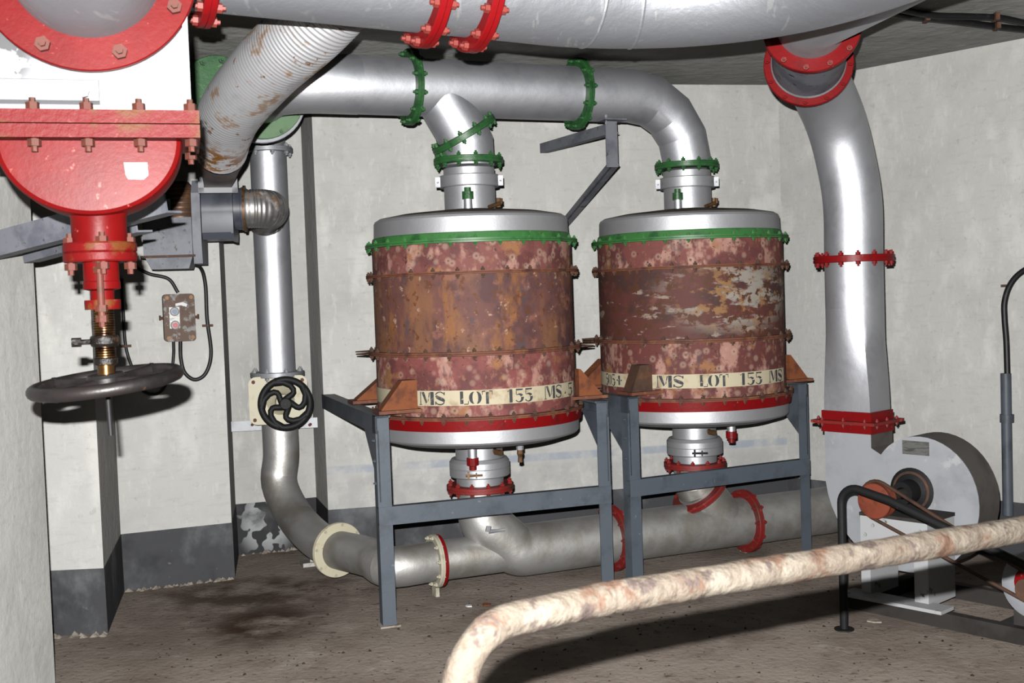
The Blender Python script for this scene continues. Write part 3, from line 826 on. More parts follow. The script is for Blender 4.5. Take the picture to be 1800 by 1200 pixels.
# ------------------------------------------------------------------ riser in the niche with its gate valve
rx = P(481, 500, 7.0)
RX, RY = rx.x, rx.y
rz = lambda y: P(481, y, 7.0).z
t = thing('riser_pipe', 'silver vertical riser pipe curving out of the wall niche to the floor pipe', 'pipe', (RX, RY, .1))
RR = .110
MB().tube([V((RX, RY, rz(262))), V((RX, RY, rz(658)))], RR, 40).build('pipe_section', 'silver', t)
MB().tube([V((RX, RY, rz(262))), V((RX, RY, 2.9))], RR * .96, 40).build('pipe_section', 'silver', t)
low = [V((RX, RY, rz(735))), V((RX, RY, rz(800))), P(491, 850, 6.98), P(517, 905, 6.85), P(556, 947, 6.58), P(594, 966, 6.36)]
lowp = smooth(low, 5)
MB().tube(lowp, RR, 40).build('lower_bend', 'silver_dusty', t, 14)
fl = P(594, 966, 6.36)
st = row(-.275, 0, ZP)
up_ = smooth([fl, P(650, 979, 6.14), st - U * .25 , st], 6)
MB().tube(up_, .107, 40).build('sweep', 'silver_dusty', t, 14)
flange(t, fl, (P(620, 974, 6.25) - P(566, 952, 6.52)), .155, .09, .028, 'cream', 8, .009, 'ivory', bL=.02, phase=.2)
flange(t, V((RX, RY, rz(264))), ZUP, .15, .09, .03, 'galv', 8, .014, 'galv', phase=.5)
ft = PZ(550, 992, 0.0)
b = MB(); b.box(ft + ZUP * .012, U * .07, W * .05, ZUP * .012); b.box(ft + ZUP * .07, U * .02, W * .02, ZUP * .06); b.build('pipe_foot', 'silver_dusty', t)

def handwheel(parent, c, axis, R, r, ns, m, curve=0., spoke_r=(.016, .012), hub=(.035, .03), name='handwheel', seg=56):
    axis = V(axis).normalized()
    a, e = perp(axis)
    ringp = [c + (a * math.cos(2 * math.pi * k / seg) + e * math.sin(2 * math.pi * k / seg)) * R for k in range(seg)]
    w = MB().tube(ringp, r, 14, closed=True).build(name, m, parent, 40)
    MB().lathe(c, axis, [(.001, -hub[1]), (hub[0] * .9, -hub[1]), (hub[0], -hub[1] * .6), (hub[0], hub[1] * .6), (hub[0] * .9, hub[1]), (.001, hub[1])], 20).build('hub', m, w)
    for k in range(ns):
        w0 = 2 * math.pi * k / ns + .4
        pts, rr = [], []
        for i in range(9):
            q = i / 8
            rad = hub[0] * .6 + (R - hub[0] * .6) * q
            an = w0 + curve * (math.sin(q * math.pi * 1.0) * .55 - q * .35)
            pts.append(c + (a * math.cos(an) + e * math.sin(an)) * rad)
            rr.append(spoke_r[0] + (spoke_r[1] - spoke_r[0]) * math.sin(q * math.pi) + (.004 if i in (0, 8) else 0))
        MB().tube(pts, rr, 10).build('spoke', m, w, 40)
    return w
vc = V((RX, RY, rz(700)))
toC = (V((0, 0, 0)) - V((RX, RY, 0))).normalized()
vr = V((-toC.y, toC.x, 0))
t = thing('gate_valve', 'cream gate valve with black spoked handwheel on the riser pipe', 'valve', vc - ZUP * .1)
b = MB(); b.tube([vc + ZUP * .15, vc - ZUP * .15], .112, 32)
b.box(vc, vr * .115, toC * .075, ZUP * .12)
b.build('body', 'cream', t)
b = MB()
pl = []
for cx_, cz_, a0 in ((.13, .10, 0), (-.13, .10, 90), (-.13, -.10, 180), (.13, -.10, 270)):
    for k in range(6):
        w = math.radians(a0 + 90 * k / 5); pl.append((cx_ + .045 * math.cos(w), cz_ + .045 * math.sin(w)))
b.prism(pl, vc + toC * .10, vr, ZUP, toC * .03)
fo = b.build('bonnet_flange', 'cream', t)
for x_, z_ in ((.145, .115), (-.145, .115), (-.145, -.115), (.145, -.115)):
    inst('bolt', bolt_mesh(.012, .03, 'rust_flange'), vc + toC * .115 + vr * x_ + ZUP * z_, toC, fo)
fo = flange(t, vc + ZUP * .150, ZUP, .165, .09, .03, 'galv', 8, .014, 'galv', phase=.3)
hc = PV(502, 709, vc + toC * .32, vr)
vd = (hc - vc).normalized()
MB().lathe(vc + vd * .1, vd, [(.09, .0), (.09, .03), (.06, .06), (.045, .09), (.045, .14), (.02, .15), (.02, .20), (.001, .20)], 24).build('bonnet', 'cream', t)
MB().tube([vc + vd * .2, hc], .014, 12).build('stem', 'galv', t)
handwheel(t, hc, toC, .142, .020, 5, 'black_iron', curve=1.5, spoke_r=(.020, .017), hub=(.034, .028))
sp_ = P(480, 746, 7.16)
t = tag(MB().box(P(478, 746, 7.17), (flat(P(560, 746, 7.2)) - flat(P(398, 746, 7.12))) / 2, V((0, .004, 0)), ZUP * .032).build('pipe_strap', 'galv'),
        'flat galvanised strap across the niche behind the riser pipe', 'strap')
for x in (444, 545):
    inst('screw', bolt_mesh(.010, .01, 'rust_flange'), P(x, 746, 7.155), V((0, -1, 0)), t)

# ------------------------------------------------------------------ big overhead duct in the foreground
px = [(250, 2), (360, 15), (520, 40), (700, 62), (860, 76), (1000, 83), (1100, 86), (1200, 83), (1300, 74), (1400, 58), (1500, 33), (1600, 0)]
axis_pts = []
RBIG = .205
for x, y in px:
    p = PZ(x, y, 2.435)
    axis_pts.append(V((p.x, p.y - .045, 2.635)))
k0 = axis_pts[5].copy()
axis_pts = [k0 - U * q + ZUP * (.035 * q) for q in (1.32, 1.1, .85, .6, .4, .2)] + axis_pts[5:]
axis_pts += [axis_pts[-1] + (axis_pts[-1] - axis_pts[-2]).normalized() * .5]
t = thing('overhead_duct', 'large silver overhead duct with two red bolted flanges under the ceiling', 'duct', axis_pts[5])
sm = smooth(axis_pts, 5)
MB().tube(sm, RBIG, 56).build('duct_shell', 'silver_big', t)
def along(pts, x):
    for p, q in zip(pts[:-1], pts[1:]):
        if (p.x - x) * (q.x - x) <= 0:
            return p.lerp(q, (x - p.x) / ((q.x - p.x) or 1)), (q - p).normalized()
for xx, nb in ((PZ(760, 66, 2.435).x - .01, 1), (PZ(842, 74, 2.435).x - .005, 1), (PZ(350, 14, 2.435).x - .02, 1)):
    p, d = along(sm, xx)
    flange(t, p, d, RBIG + .048, RBIG - .02, .04, 'red', 14, .015, 'salmon', phase=.35)
for xx in (1030, 1110):
    p, d = along(sm, PZ(xx, 84, 2.435).x)
    o = MB().lathe(p, d, [(RBIG - .01, -.006), (RBIG + .001, -.006), (RBIG + .003, 0), (RBIG + .001, .006), (RBIG - .01, .006)], 56, True).build('weld_seam', 'silver_big', t)

# ------------------------------------------------------------------ blower duct (round, from the blower up to the overhead duct)
B0 = P(1449, 742, 6.0)
hub = PV(1603, 862, B0, E1)
FZ = B0.z
dw, dd = .27, .20                                # mouth of the blower
cm = flat(B0) + E1 * (dw / 2) + E2 * (dd / 2)
t = thing('blower_duct', 'tall silver round duct rising from the blower and bending to the ceiling', 'duct', cm + ZUP * .9)
RD = .149
def loft(z0, z1, n=6, seg=48):
    b = MB(); vs = []
    for i in range(n + 1):
        q = i / n
        for k in range(seg):
            w = 2 * math.pi * k / seg
            cx_, sy_ = math.cos(w), math.sin(w)
            mm = max(abs(cx_), abs(sy_))
            sq = V((cx_ / mm * dw / 2, sy_ / mm * dd / 2)); ci = V((cx_ * RD, sy_ * RD))
            s_ = q * q * (3 - 2 * q)
            xy = sq.lerp(ci, s_)
            vs.append(cm + E1 * xy.x + E2 * xy.y + ZUP * (z0 + (z1 - z0) * q))
    fs = [(i * seg + k, i * seg + (k + 1) % seg, (i + 1) * seg + (k + 1) % seg, (i + 1) * seg + k) for i in range(n) for k in range(seg)]
    return b.add(vs, fs)
loft(FZ + .04, FZ + .62).build('transition', 'silver', t, 30)
zf = P(1499, 455, 5.98).z
MB().tube([cm + ZUP * (FZ + .6), cm + ZUP * zf], RD, 48).build('pipe_section', 'silver', t)
flange(t, cm + ZUP * zf, ZUP, .205, .12, .036, 'red', 14, .013, 'red', phase=.4)
r1 = P(1421, 112, 5.55); r2 = P(1427, 45, 5.08)
n1 = (r2 - r1).normalized()
bend = [cm + ZUP * zf, cm + ZUP * (zf + .30), P(1485, 275, 5.96), P(1468, 212, 5.90), P(1444, 155, 5.76), r1 + n1 * .0]
bp = smooth(bend, 6)
MB().tube(bp, [RD + (.152 - RD) * i / (len(bp) - 1) for i in range(len(bp))], 48).build('bend', 'silver', t)
flange(t, r1, n1, .212, .13, .028, 'red', 12, .013, 'red', phase=.2, pair=False)
MB().lathe(r1, n1, [(.13, .012), (.176, .012), (.178, .02), (.172, .03), (.13, .03)], 48, True).build('gasket', 'galv', t)
MB().tube([r1 + n1 * .015, r2 - n1 * .01], .172, 48).build('flexible_sleeve', 'grey_fan', t)
flange(t, r2, n1, .215, .13, .03, 'red', 12, .013, 'salmon', phase=.3, pair=False)
ax = V((.18, -1, .0)).normalized()
MB().tube(fillet([r2, r2 + n1 * .12, r2 + n1 * .12 + ax * 1.9], .3, 4), .155, 48).build('upper_duct', 'silver', t)

# ------------------------------------------------------------------ blower
t = thing('blower', 'pale grey centrifugal blower with spiral housing by the right wall', 'blower', V((hub.x, hub.y, 0)))
hs = (hub - B0).dot(E1)
pts = [(0, FZ - .04)]
for k in range(0, 41):
    ph = 180 + (495 - 180) * k / 40
    rr = hs + (.235 - hs) * ((ph - 180) / 315) ** 0.95
    pts.append((hs + rr * math.cos(math.radians(ph)), hub.z + rr * math.sin(math.radians(ph))))
pts += [(dw + .0, pts[-1][1] + .03), (dw, FZ - .04)]
o2 = flat(B0)
DB = .21
b = MB(); b.prism(pts, o2, E1, ZUP, E2 * .004); b.build('front_plate', 'blower', t)
b = MB(); b.prism([(x, z) for x, z in pts], o2 + E2 * .0045, E1, ZUP, E2 * DB); b.build('housing', 'blower_rim', t)
fo = MB(); fo.box(cm + ZUP * (FZ - .018), E1 * (dw / 2 + .012), E2 * (dd / 2 + .012), ZUP * .028)
f1 = fo.build('outlet_collar', 'red', t)
fo = MB(); fo.box(cm + ZUP * (FZ + .037), E1 * (dw / 2 + .010), E2 * (dd / 2 + .010), ZUP * .028); fo.build('duct_collar', 'red', t)
fo = MB(); fo.box(cm + ZUP * (FZ + .009), E1 * (dw / 2 + .05), E2 * (dd / 2 + .05), ZUP * .008); rf = fo.build('joint_flange', 'red_worn', t)
for s in (-1, 1):
    for q in (-.75, 0, .75):
        inst('bolt', bolt_mesh(.009, .02, 'red_worn'), cm + ZUP * (FZ + .009) + E1 * (q * (dw / 2 + .03)) + E2 * (s * (dd / 2 + .036)), ZUP, rf)
        inst('bolt', bolt_mesh(.009, .02, 'red_worn'), cm + ZUP * (FZ + .009) + E2 * (q * (dd / 2 + .03)) + E1 * (s * (dw / 2 + .036)), ZUP, rf)
pc = PV(1610, 787, B0, E1)
b = MB(); b.box(pc - E2 * .003, E1 * .07, E2 * .003, ZUP * .034); b.build('name_plate', 'plate', t)
MB().lathe(hub, -E2, [(.115, .0), (.115, .004), (.06, .02), (.055, .10), (.03, .10), (.03, 0.)], 32).build('bearing_hub', 'black_iron', t)
MB().lathe(hub, -E2, [(.098, .001), (.098, .012), (.086, .014), (.086, .001)], 40, True).build('hub_ring', 'rust_dark', t)
MB().tube([hub, hub - E2 * .36], .022, 16).build('shaft', 'base_iron', t)
pul = hub - E2 * .33
MB().lathe(pul, -E2, [(.001, .035), (.055, .037), (.082, .035), (.086, .03), (.080, .0), (.086, -.03), (.080, -.035), (.001, -.035)], 40).build('pulley', 'pulley', t)
# bearing pedestal
d0 = .30
pl_ = PV(1512, 915, B0 - E2 * d0, E1); pr_ = PV(1630, 930, B0 - E2 * d0, E1)
s0 = (pl_ - B0).dot(E1); s1 = (pr_ - B0).dot(E1)
zt = pul.z - .09
zb = .075
of = flat(B0) - E2 * d0
pw = s1 - s0
b = MB(); b.prism([(s0, zb), (s0 + .05, zb), (s0 + .05, zt - .13), (s1 - .07, zt - .13), (s1 - .07, zb), (s1, zb), (s1, zt), (s0, zt)], of, E1, ZUP, E2 * .26)
pd = b.build('pedestal', 'pedestal', t)
b = MB(); b.box(of + E1 * (s0 + pw / 2) + E2 * .13 + ZUP * (zt + .008), E1 * (pw / 2 + .005), E2 * .13, ZUP * .008); b.build('pedestal_top', 'base_iron', t)
for q in ((.2, .04), (.08, .09), (.9, .04)):
    inst('bolt', bolt_mesh(.010, .008, 'pedestal'), of + E1 * (s0 + pw * q[0]) + ZUP * (zt - q[1]), -E2, pd)
b = MB(); b.box(of + E1 * (s0 + .19) + ZUP * (zb + .008) - E2 * .02, E1 * .26, E2 * .06, ZUP * .008); b.build('pedestal_foot', 'pedestal', t)
# base frame on the floor
f0 = PZ(1490, 1068, 0); f1_ = PZ(1800, 1135, 0)
be = (f1_ - f0).normalized(); bn = V((-be.y, be.x, 0))
t2 = t
for off, nm in ((0, 'base_channel'), (.50, 'base_channel')):
    b = MB(); b.prism(Up(.05, .072, .008), f0 + bn * off, bn, ZUP, be * 1.6); b.build(nm, 'base_iron', t2)
for q in (.0, .75, 1.5):
    b = MB(); b.box(f0 + be * (q + .03) + bn * .275 + ZUP * .036, be * .03, bn * .22, ZUP * .035); b.build('cross_member', 'base_iron', t2)

# motor, belt, guard
mc = PV(1822, 1030, pul, E1)
t = thing('drive_motor', 'pale grey electric motor with red end cover driving the blower belt', 'motor', V((mc.x, mc.y, .07)))
MB().lathe(mc, -E2, [(.001, -.25), (.14, -.24), (.15, -.2), (.15, -.02), (.142, -.018), (.142, -.004), (.15, 0), (.146, .012), (.10, .03), (.001, .035)], 48).build('casing', 'blower', t)
MB().lathe(mc - E2 * .036 + ZUP * .02, -E2, [(.001, 0), (.075, 0), (.072, .02), (.001, .024)], 32).build('end_cover', 'red', t)
MB().lathe(mc - E2 * .05, -E2, [(.001, -.01), (.05, -.01), (.05, .05), (.001, .05)], 32).build('pulley', 'rust_dark', t)
b = MB(); b.box(mc - ZUP * .13 + E2 * .12, E1 * .11, E2 * .10, ZUP * max(.02, (mc.z - .075 - .13) / 1.0 + .0)); b.build('foot', 'base_iron', t)
dbl = (mc - E2 * .07 - pul); dirb = dbl.normalized(); nb_ = dirb.cross(E2).normalized()
if nb_.z < 0: nb_ = -nb_
t = thing('drive_belt', 'brown drive belt looped from the orange pulley down to the motor', 'belt', pul - ZUP * .08)
lp = []
mo = mc - E2 * .07
for k in range(13):
    w = math.pi * k / 12
    lp.append(pul + nb_ * (.092 * math.cos(w)) - dirb * (.092 * math.sin(w)))
for k in range(13):
    w = math.pi * k / 12
    lp.append(mo - nb_ * (.056 * math.cos(w)) + dirb * (.056 * math.sin(w)))
MB().tube(lp, .009, 8, closed=True).build('belt_loop', 'belt', t, 60)
g0 = PZ(1484, 1106, 0)
g1 = V((g0.x, g0.y, .61)); 
gA = PV(1560, 878, g0, E1); gB = PV(1700, 945, g0, E1); gd = (gB - gA).normalized()
gend = gA + gd * .86
gk = P(1500, 872, g0.y)
top_ = V((g0.x, g0.y, gA.z + .05))
t = thing('belt_guard', 'bent black tube guard standing in front of the drive belt', 'guard rail', g0)
MB().tube(fillet([g0, top_, gA, gend, V((gend.x, gend.y, .075))], [0, .075, .1, .08, 0], 8), .019, 16).build('guard_tube', 'black_iron', t)
MB().lathe(g0, ZUP, [(.001, 0), (.045, 0), (.045, .006), (.001, .006)], 20).build('floor_plate', 'black_iron', t)

# ------------------------------------------------------------------ handrail in the foreground
h0 = PZ(868, 1084, 1.1); h1 = PZ(1800, 930, 1.1)
hd = (h1 - h0).normalized()
hb = PZ(808, 1110, 1.1)
hpth = fillet([V((hb.x - .005, hb.y, 0)), V((hb.x - .005, hb.y, 1.10)), h0 + hd * .2, h1 + hd * 1.2], [0, .10, .3, 0], 10)
full = []
for a_, b_ in zip(hpth[:-1], hpth[1:]):
    n_ = max(1, int((b_ - a_).length / .03))
    full += [a_.lerp(b_, k / n_) for k in range(n_)]
full.append(hpth[-1])
t = thing('handrail', 'peeling cream and rust handrail tube bent down to its post', 'handrail', V((hb.x, hb.y, 0)))
rng_ = random.Random(3)
MB().tube(full, [.0265 + rng_.uniform(-.0010, .0010) for _ in full], 20).build('rail_tube', 'rail', t, 60)
MB().lathe(V((hb.x, hb.y, 0)), ZUP, [(.001, 0), (.07, 0), (.07, .01), (.001, .01)], 24).build('floor_plate', 'rail', t)

# ------------------------------------------------------------------ red sluice valve, upper left foreground
VU = V((math.cos(math.radians(16)), math.sin(math.radians(16)), 0))
VN = V((VU.y, -VU.x, 0))                          # towards the camera
vz = P(168, 400, 3.0)
va = V((vz.x, vz.y, 0))
def vp(x, y): return PV(x, y, va, VU)             # pixel on the valve's centre plane
zfl = vp(165, 233).z                              # flange joint
s = .0015
t = thing('sluice_valve', 'red and white sluice valve with large dark handwheel hanging from the duct', 'valve', V((va.x, va.y, vp(187, 765).z)))
cen = flat(vp(160, 222)) 
# white body
hw = .240
D_ = .105
b = MB(); b.box(cen + ZUP * (zfl + .04 + .42), VU * hw, VN * D_, ZUP * .42); wb = b.build('body', 'white', t)
b = MB(); b.box(cen + VU * (hw + .007) + ZUP * (zfl + .46), VU * .007, VN * (D_ + .022), ZUP * .42); b.build('side_rib', 'white', t)
b = MB(); b.box(cen - VU * (hw + .007) + ZUP * (zfl + .46), VU * .007, VN * (D_ + .022), ZUP * .42); b.build('side_rib', 'white', t)
rb0 = PV(-60, 160, va + VN * (D_ + .02), VU); rb1 = PV(174, 160, va + VN * (D_ + .02), VU); rbz = (rb0 + rb1) / 2
b = MB(); b.prism([(0, -.032), (.03, -.025), (.03, .025), (0, .032)], rb1 - VN * .022, VN, ZUP, -VU * .45); rbo = b.build('cross_rib', 'white', t)
inst('bolt', bolt_mesh(.013, .01, 'white'), PV(148, 164, va + VN * (D_ + .03), VU), VN, rbo)
# round port flange and duct
pcn = PV(150, -65, va + VN * (D_ + .01), VU)
flange(t, pcn, VN, .272, .16, .035, 'valve_red', 8, .019, 'bolt_rust', bL=.036, phase=.6, pair=False, seg=72, brad=.236, name='port_flange')
MB().tube([pcn - VN * .02, pcn + VN * 1.2], .190, 64).build('port_duct', 'silver_big', t)
# joint flange with bolts
for dz_ in (.018, -.018):
    b = MB(); b.box(cen + ZUP * (zfl + dz_), VU * .272, VN * (D_ + .055), ZUP * .0165); jf = b.build('joint_flange', 'valve_red_rust', t)
for q in range(5):
    x_ = -.250 + .125 * q
    inst('bolt', bolt_mesh(.0165, .075, 'bolt_rust'), cen + VU * x_ + VN * (D_ + .03) + ZUP * zfl, ZUP, jf)
    inst('bolt', bolt_mesh(.0165, .075, 'bolt_rust'), cen + VU * x_ - VN * (D_ + .03) + ZUP * zfl, ZUP, jf)
# D-shaped bonnet with rounded edge
Rb = .227
b = MB()
vs, fs = [], []
prof = [(-.09, Rb - .012), (-.078, Rb), (.078, Rb), (.088, Rb - .004), (.095, Rb - .014), (.096, Rb - .03)]
K = 48
dpt = lambda r_, k: (r_ * math.cos(math.pi + math.pi * k / K), r_ * math.sin(math.pi + math.pi * k / K) * .85)
for dn, r_ in prof:
    for k in range(K + 1):
        x_, z_ = dpt(r_, k)
        vs.append(cen + VU * x_ + VN * dn + ZUP * (zfl - .03 + z_))
nK = K + 1
for i in range(len(prof) - 1):
    for k in range(K):
        fs.append((i * nK + k, i * nK + k + 1, (i + 1) * nK + k + 1, (i + 1) * nK + k))
fs.append(tuple(range(nK)))
fs.append(tuple(reversed(range((len(prof) - 1) * nK, len(prof) * nK))))
b.add(vs, fs)
b.build('bonnet', 'valve_red', t)
b = MB(); sc_ = PV(239, 300, va + VN * .0975, VU); b.prism([(-.029, .021), (.029, .021), (.03, -.012), (.018, -.023), (-.02, -.022), (-.026, -.01)], sc_, VU, ZUP, VN * .0015); b.build('sticker', 'sticker', t)
ax0 = flat(vp(172, 380)); 
def zz(y): return vp(175, y).z
aC = flat(vp(174, 400))
MB().lathe(aC, ZUP, [(.092, zz(352)), (.080, zz(366)), (.070, zz(382)), (.069, zz(430)), (.001, zz(430))], 40).build('neck', 'valve_red', t)
fl1 = MB().lathe(aC, ZUP, [(.05, zz(427)), (.090, zz(427)), (.093, zz(430)), (.093, zz(442)), (.090, zz(444)), (.093, zz(446)), (.093, zz(458)), (.090, zz(461)), (.05, zz(461))], 48, True).build('neck_flange', 'valve_red_rust', t)
for k in range(4):
    w = math.radians(-90 + 16 + 90 * k + 8)
    inst('bolt', bolt_mesh(.016, .052, 'bolt_rust'), aC + V((math.cos(w), math.sin(w), 0)) * .074 + ZUP * zz(446), ZUP, fl1)
MB().lathe(aC, ZUP, [(.045, zz(461)), (.045, zz(494)), (.047, zz(496)), (.047, zz(508)), (.036, zz(510)), (.030, zz(511)), (.030, zz(528)), (.02, zz(528))], 32).build('stuffing_box', 'valve_red', t)
gl = MB().lathe(aC, ZUP, [(.02, zz(527)), (.045, zz(527)), (.046, zz(530)), (.045, zz(544)), (.02, zz(544))], 32, True).build('gland', 'valve_red_rust', t)
for k in (0, 1):
    d_ = VN * .053 if k == 0 else -VN * .053
    MB().tube([aC + d_ + ZUP * zz(462), aC + d_ + ZUP * zz(556)], .009, 10).build('gland_stud', 'bolt_rust', gl)
    inst('nut', bolt_mesh(.016, .012, 'bolt_rust'), aC + d_ + ZUP * zz(551), ZUP, gl)
    inst('nut', bolt_mesh(.016, .012, 'bolt_rust'), aC + d_ + ZUP * zz(466), ZUP, gl)
sC = flat(vp(184, 600))
prof = []
z_ = zz(535); zend = zz(642); k = 0
while z_ > zend:
    prof += [(.0275, z_), (.0275, z_ - .003), (.0235, z_ - .0045)]
    z_ -= .0065
prof = [(.001, prof[0][1])] + prof + [(.022, zend), (.022, zz(662)), (.001, zz(662))]
ts = MB().lathe(sC, ZUP, prof, 28).build('threaded_stem', 'brass', t, 40)
cl = MB().lathe(sC, ZUP, [(.022, zz(590)), (.034, zz(590)), (.037, zz(594)), (.037, zz(604)), (.033, zz(609)), (.022, zz(609))], 24, True).build('stop_collar', 'grease', t)
b = MB(); q = sC + ZUP * zz(600); b.tube([q - VU * .03, q - VU * .062], .007, 8); b.tube([q - VU * .058, q - VU * .082], .012, 8)
b.build('collar_screw', 'grease', cl)
MB().lathe(sC, ZUP, [(.024, zz(628)), (.031, zz(630)), (.03, zz(640)), (.024, zz(642))], 20, True).build('grease_ring', 'grease', t)
MB().tube([sC + ZUP * zz(672), sC + VU * .004 + ZUP * zz(766)], .0065, 10).build('spindle_rod', 'black_iron', t)
hcn = PV(187, 671, sC, VU)
wax = (ZUP + V((0, -.085, 0)) - V((.075, 0, 0))).normalized()
handwheel(t, hcn, wax, .182, .0175, 4, 'wheel_iron', spoke_r=(.016, .013), hub=(.05, .022), seg=72)

# ------------------------------------------------------------------ grey brackets behind the valve
bA0, bA1 = P(-30, 432, 4.15), P(292, 352, 3.75)
b = MB(); beam(b, bA0 - ZUP * .05, bA1 - ZUP * .04, Lp(.008, .085, .006)[:0] or [(0, 0), (.07, 0), (.07, .007), (.008, .007), (.008, .09), (0, .09)], V((.2, 1, 0)))
tag(b.build('steel_bracket', 'grey_fan'), 'long grey angle-iron bracket sloping behind the red valve neck', 'bracket')
bB0, bB1 = P(42, 462, 4.45), P(240, 408, 4.05)
b = MB(); beam(b, bB0, bB1, [(0, 0), (.07, 0), (.07, .007), (.008, .007), (.008, .075), (0, .075)], V((.2, 1, 0)))
tag(b.build('steel_bracket', 'grey_fan'), 'short grey angle-iron bracket under the longer one, ending at the left wall edge', 'bracket')

# ------------------------------------------------------------------ corrugated hose and small fan
hp = smooth([P(600, -10, 4.25), P(545, 48, 4.35), P(470, 118, 4.55), P(410, 190, 4.8), P(392, 235, 5.05), P(388, 262, 5.25)], 14)
hp = resample(hp, .0034)
t = thing('corrugated_hose', 'rust-stained corrugated aluminium hose coming down from the overhead duct', 'hose', hp[-1])
rr = [.140 - .022 * (i / len(hp)) ** 2 + .0030 * math.cos(2 * math.pi * i / 5.0) * (.07 + .93 * abs(math.cos(math.pi * (i / len(hp)) ** .9)) ** 2.2) for i in range(len(hp))]
MB().tube(hp, rr, 40).build('hose', 'flex', t, 60)
# tapered connection piece: round to square
fdir = (P(383, 308, 5.95) - hp[-1]).normalized()
q0 = hp[-1] - fdir * .02; q1 = P(382, 306, 5.95)
fx = fdir.cross(ZUP).normalized(); fy = fx.cross(fdir).normalized()
b = MB(); vs = []; seg = 32; nn = 8
for i in range(nn + 1):
    q = i / nn
    for k in range(seg):
        w = 2 * math.pi * k / seg
        cx_, sy_ = math.cos(w), math.sin(w); mm = max(abs(cx_), abs(sy_))
        ci = V((cx_, sy_)) * .122; sq = V((cx_ / mm, sy_ / mm)) * .070
        xy = ci.lerp(sq, q)
        vs.append(q0.lerp(q1, q) + fx * xy.x + fy * xy.y)
fs = [(i * seg + k, i * seg + (k + 1) % seg, (i + 1) * seg + (k + 1) % seg, (i + 1) * seg + k) for i in range(nn) for k in range(seg)]
b.add(vs, fs); b.build('taper', 'brown_duct', t, 40)
fc = P(384, 368, 6.12)                             # centre of the fan drum
t = thing('ventilation_fan', 'small slate-grey wall fan with white square inlet flange and rusty motor', 'fan', fc - ZUP * .32)
RI = V((math.cos(math.radians(8)), math.sin(math.radians(8)), 0)); RN = V((RI.y, -RI.x, 0))
b = MB()
for sx in (-1, 1):
    b.box(q1 + fx * (sx * .085) , fx * .014, fy * .098, fdir * .012)
    b.box(q1 + fy * (sx * .085), fx * .098, fy * .014, fdir * .012)
b.build('inlet_flange', 'white', t)
MB().tube([q1, q1 + fdir * .14], .075, 4).build('inlet_neck', 'brown_duct', t)
dp = [(.128 * math.cos(math.radians(a)), .128 * math.sin(math.radians(a))) for a in range(-20, 201, 10)] + [(-.128, -.13), (-.10, -.165), (.10, -.165), (.128, -.13)]
b = MB(); b.prism(dp, fc - RI * .075, RN, ZUP, RI * .15); b.build('drum', 'dark_fan', t)
b = MB(); b.prism([(x * 1.12, z * 1.05) for x, z in dp], fc + RI * .075, RN, ZUP, RI * .012); b.build('drum_flange', 'dark_fan', t)
MB().lathe(fc + RI * .087, RI, [(.001, 0), (.112, 0), (.112, .035), (.116, .037), (.116, .047), (.001, .047)], 32).build('outlet_ring', 'dark_fan', t)
b = MB(); b.prism([(-.12, .10), (-.06, .15), (.06, .15), (.12, .08), (.13, -.18), (.11, -.29), (-.11, -.29), (-.13, -.15)], fc - RI * .125, RN, ZUP, RI * .045); b.build('side_casing', 'grey_fan', t)
gb = fc - RI * .255 - ZUP * .145
b = MB(); b.box(gb, RI * .125, RN * .11, ZUP * .10); gbo = b.build('gear_case', 'grey_fan', t)
b = MB(); b.box(gb - ZUP * .102, RI * .14, RN * .12, ZUP * .006); b.build('case_seam', 'rust_dark', gbo)
b = MB(); b.prism([(-.12, 0), (.12, 0), (.10, -.06), (-.09, -.06)], gb - ZUP * .108 - RN * .09, RI, ZUP, RN * .18); b.build('sump', 'grey_fan', gbo)
mcx = fc - RI * .20 + ZUP * .02
mo_ = MB().lathe(mcx, ZUP, [(.001, .13), (.05, .13), (.066, .11), (.068, -.08), (.001, -.08)], 28).build('motor', 'rust_dark', t)
for k in range(7):
    MB().lathe(mcx + ZUP * (-.06 + .025 * k), ZUP, [(.06, -.004), (.078, -.004), (.078, .004), (.06, .004)], 28, True).build('cooling_fin', 'brass_dark', mo_)
b = MB(); b.box(mcx - RI * .07 + RN * .05 - ZUP * .02, RI * .035, RN * .035, ZUP * .055); b.build('terminal_box', 'grey_fan', t)
wdn = V((-wd.y, wd.x, 0))
b = MB(); pwall = PV(330, 400, A2, wd); b.box((pwall + gb) / 2, RI * .05, (pwall - gb) / 2, ZUP * .04); b.build('wall_mount', 'grey_fan', t)

ho = resample(smooth([fc + RI * .125, fc + RI * .17, fc + RI * .25 + W * .035, fc + RI * .295 + W * .15, V((RX, RY, fc.z)) - V((0, .11, 0)) + V((0.0, -.10, 0)), V((RX, RY, fc.z)) - V((0, .06, 0))], 12), .0030)
t = thing('corrugated_elbow', 'short corrugated zinc elbow hose from the wall fan into the riser', 'hose', fc + RI * .2)
MB().tube(ho, [.103 + .0020 * math.cos(2 * math.pi * i / 5.0) for i in range(len(ho))], 36).build('hose', 'flex_grey', t, 60)
MB().lathe(fc + RI * .140, RI, [(.095, -.006), (.125, -.006), (.125, .006), (.10, .006)], 32, True).build('clamp', 'brass_dark', t)

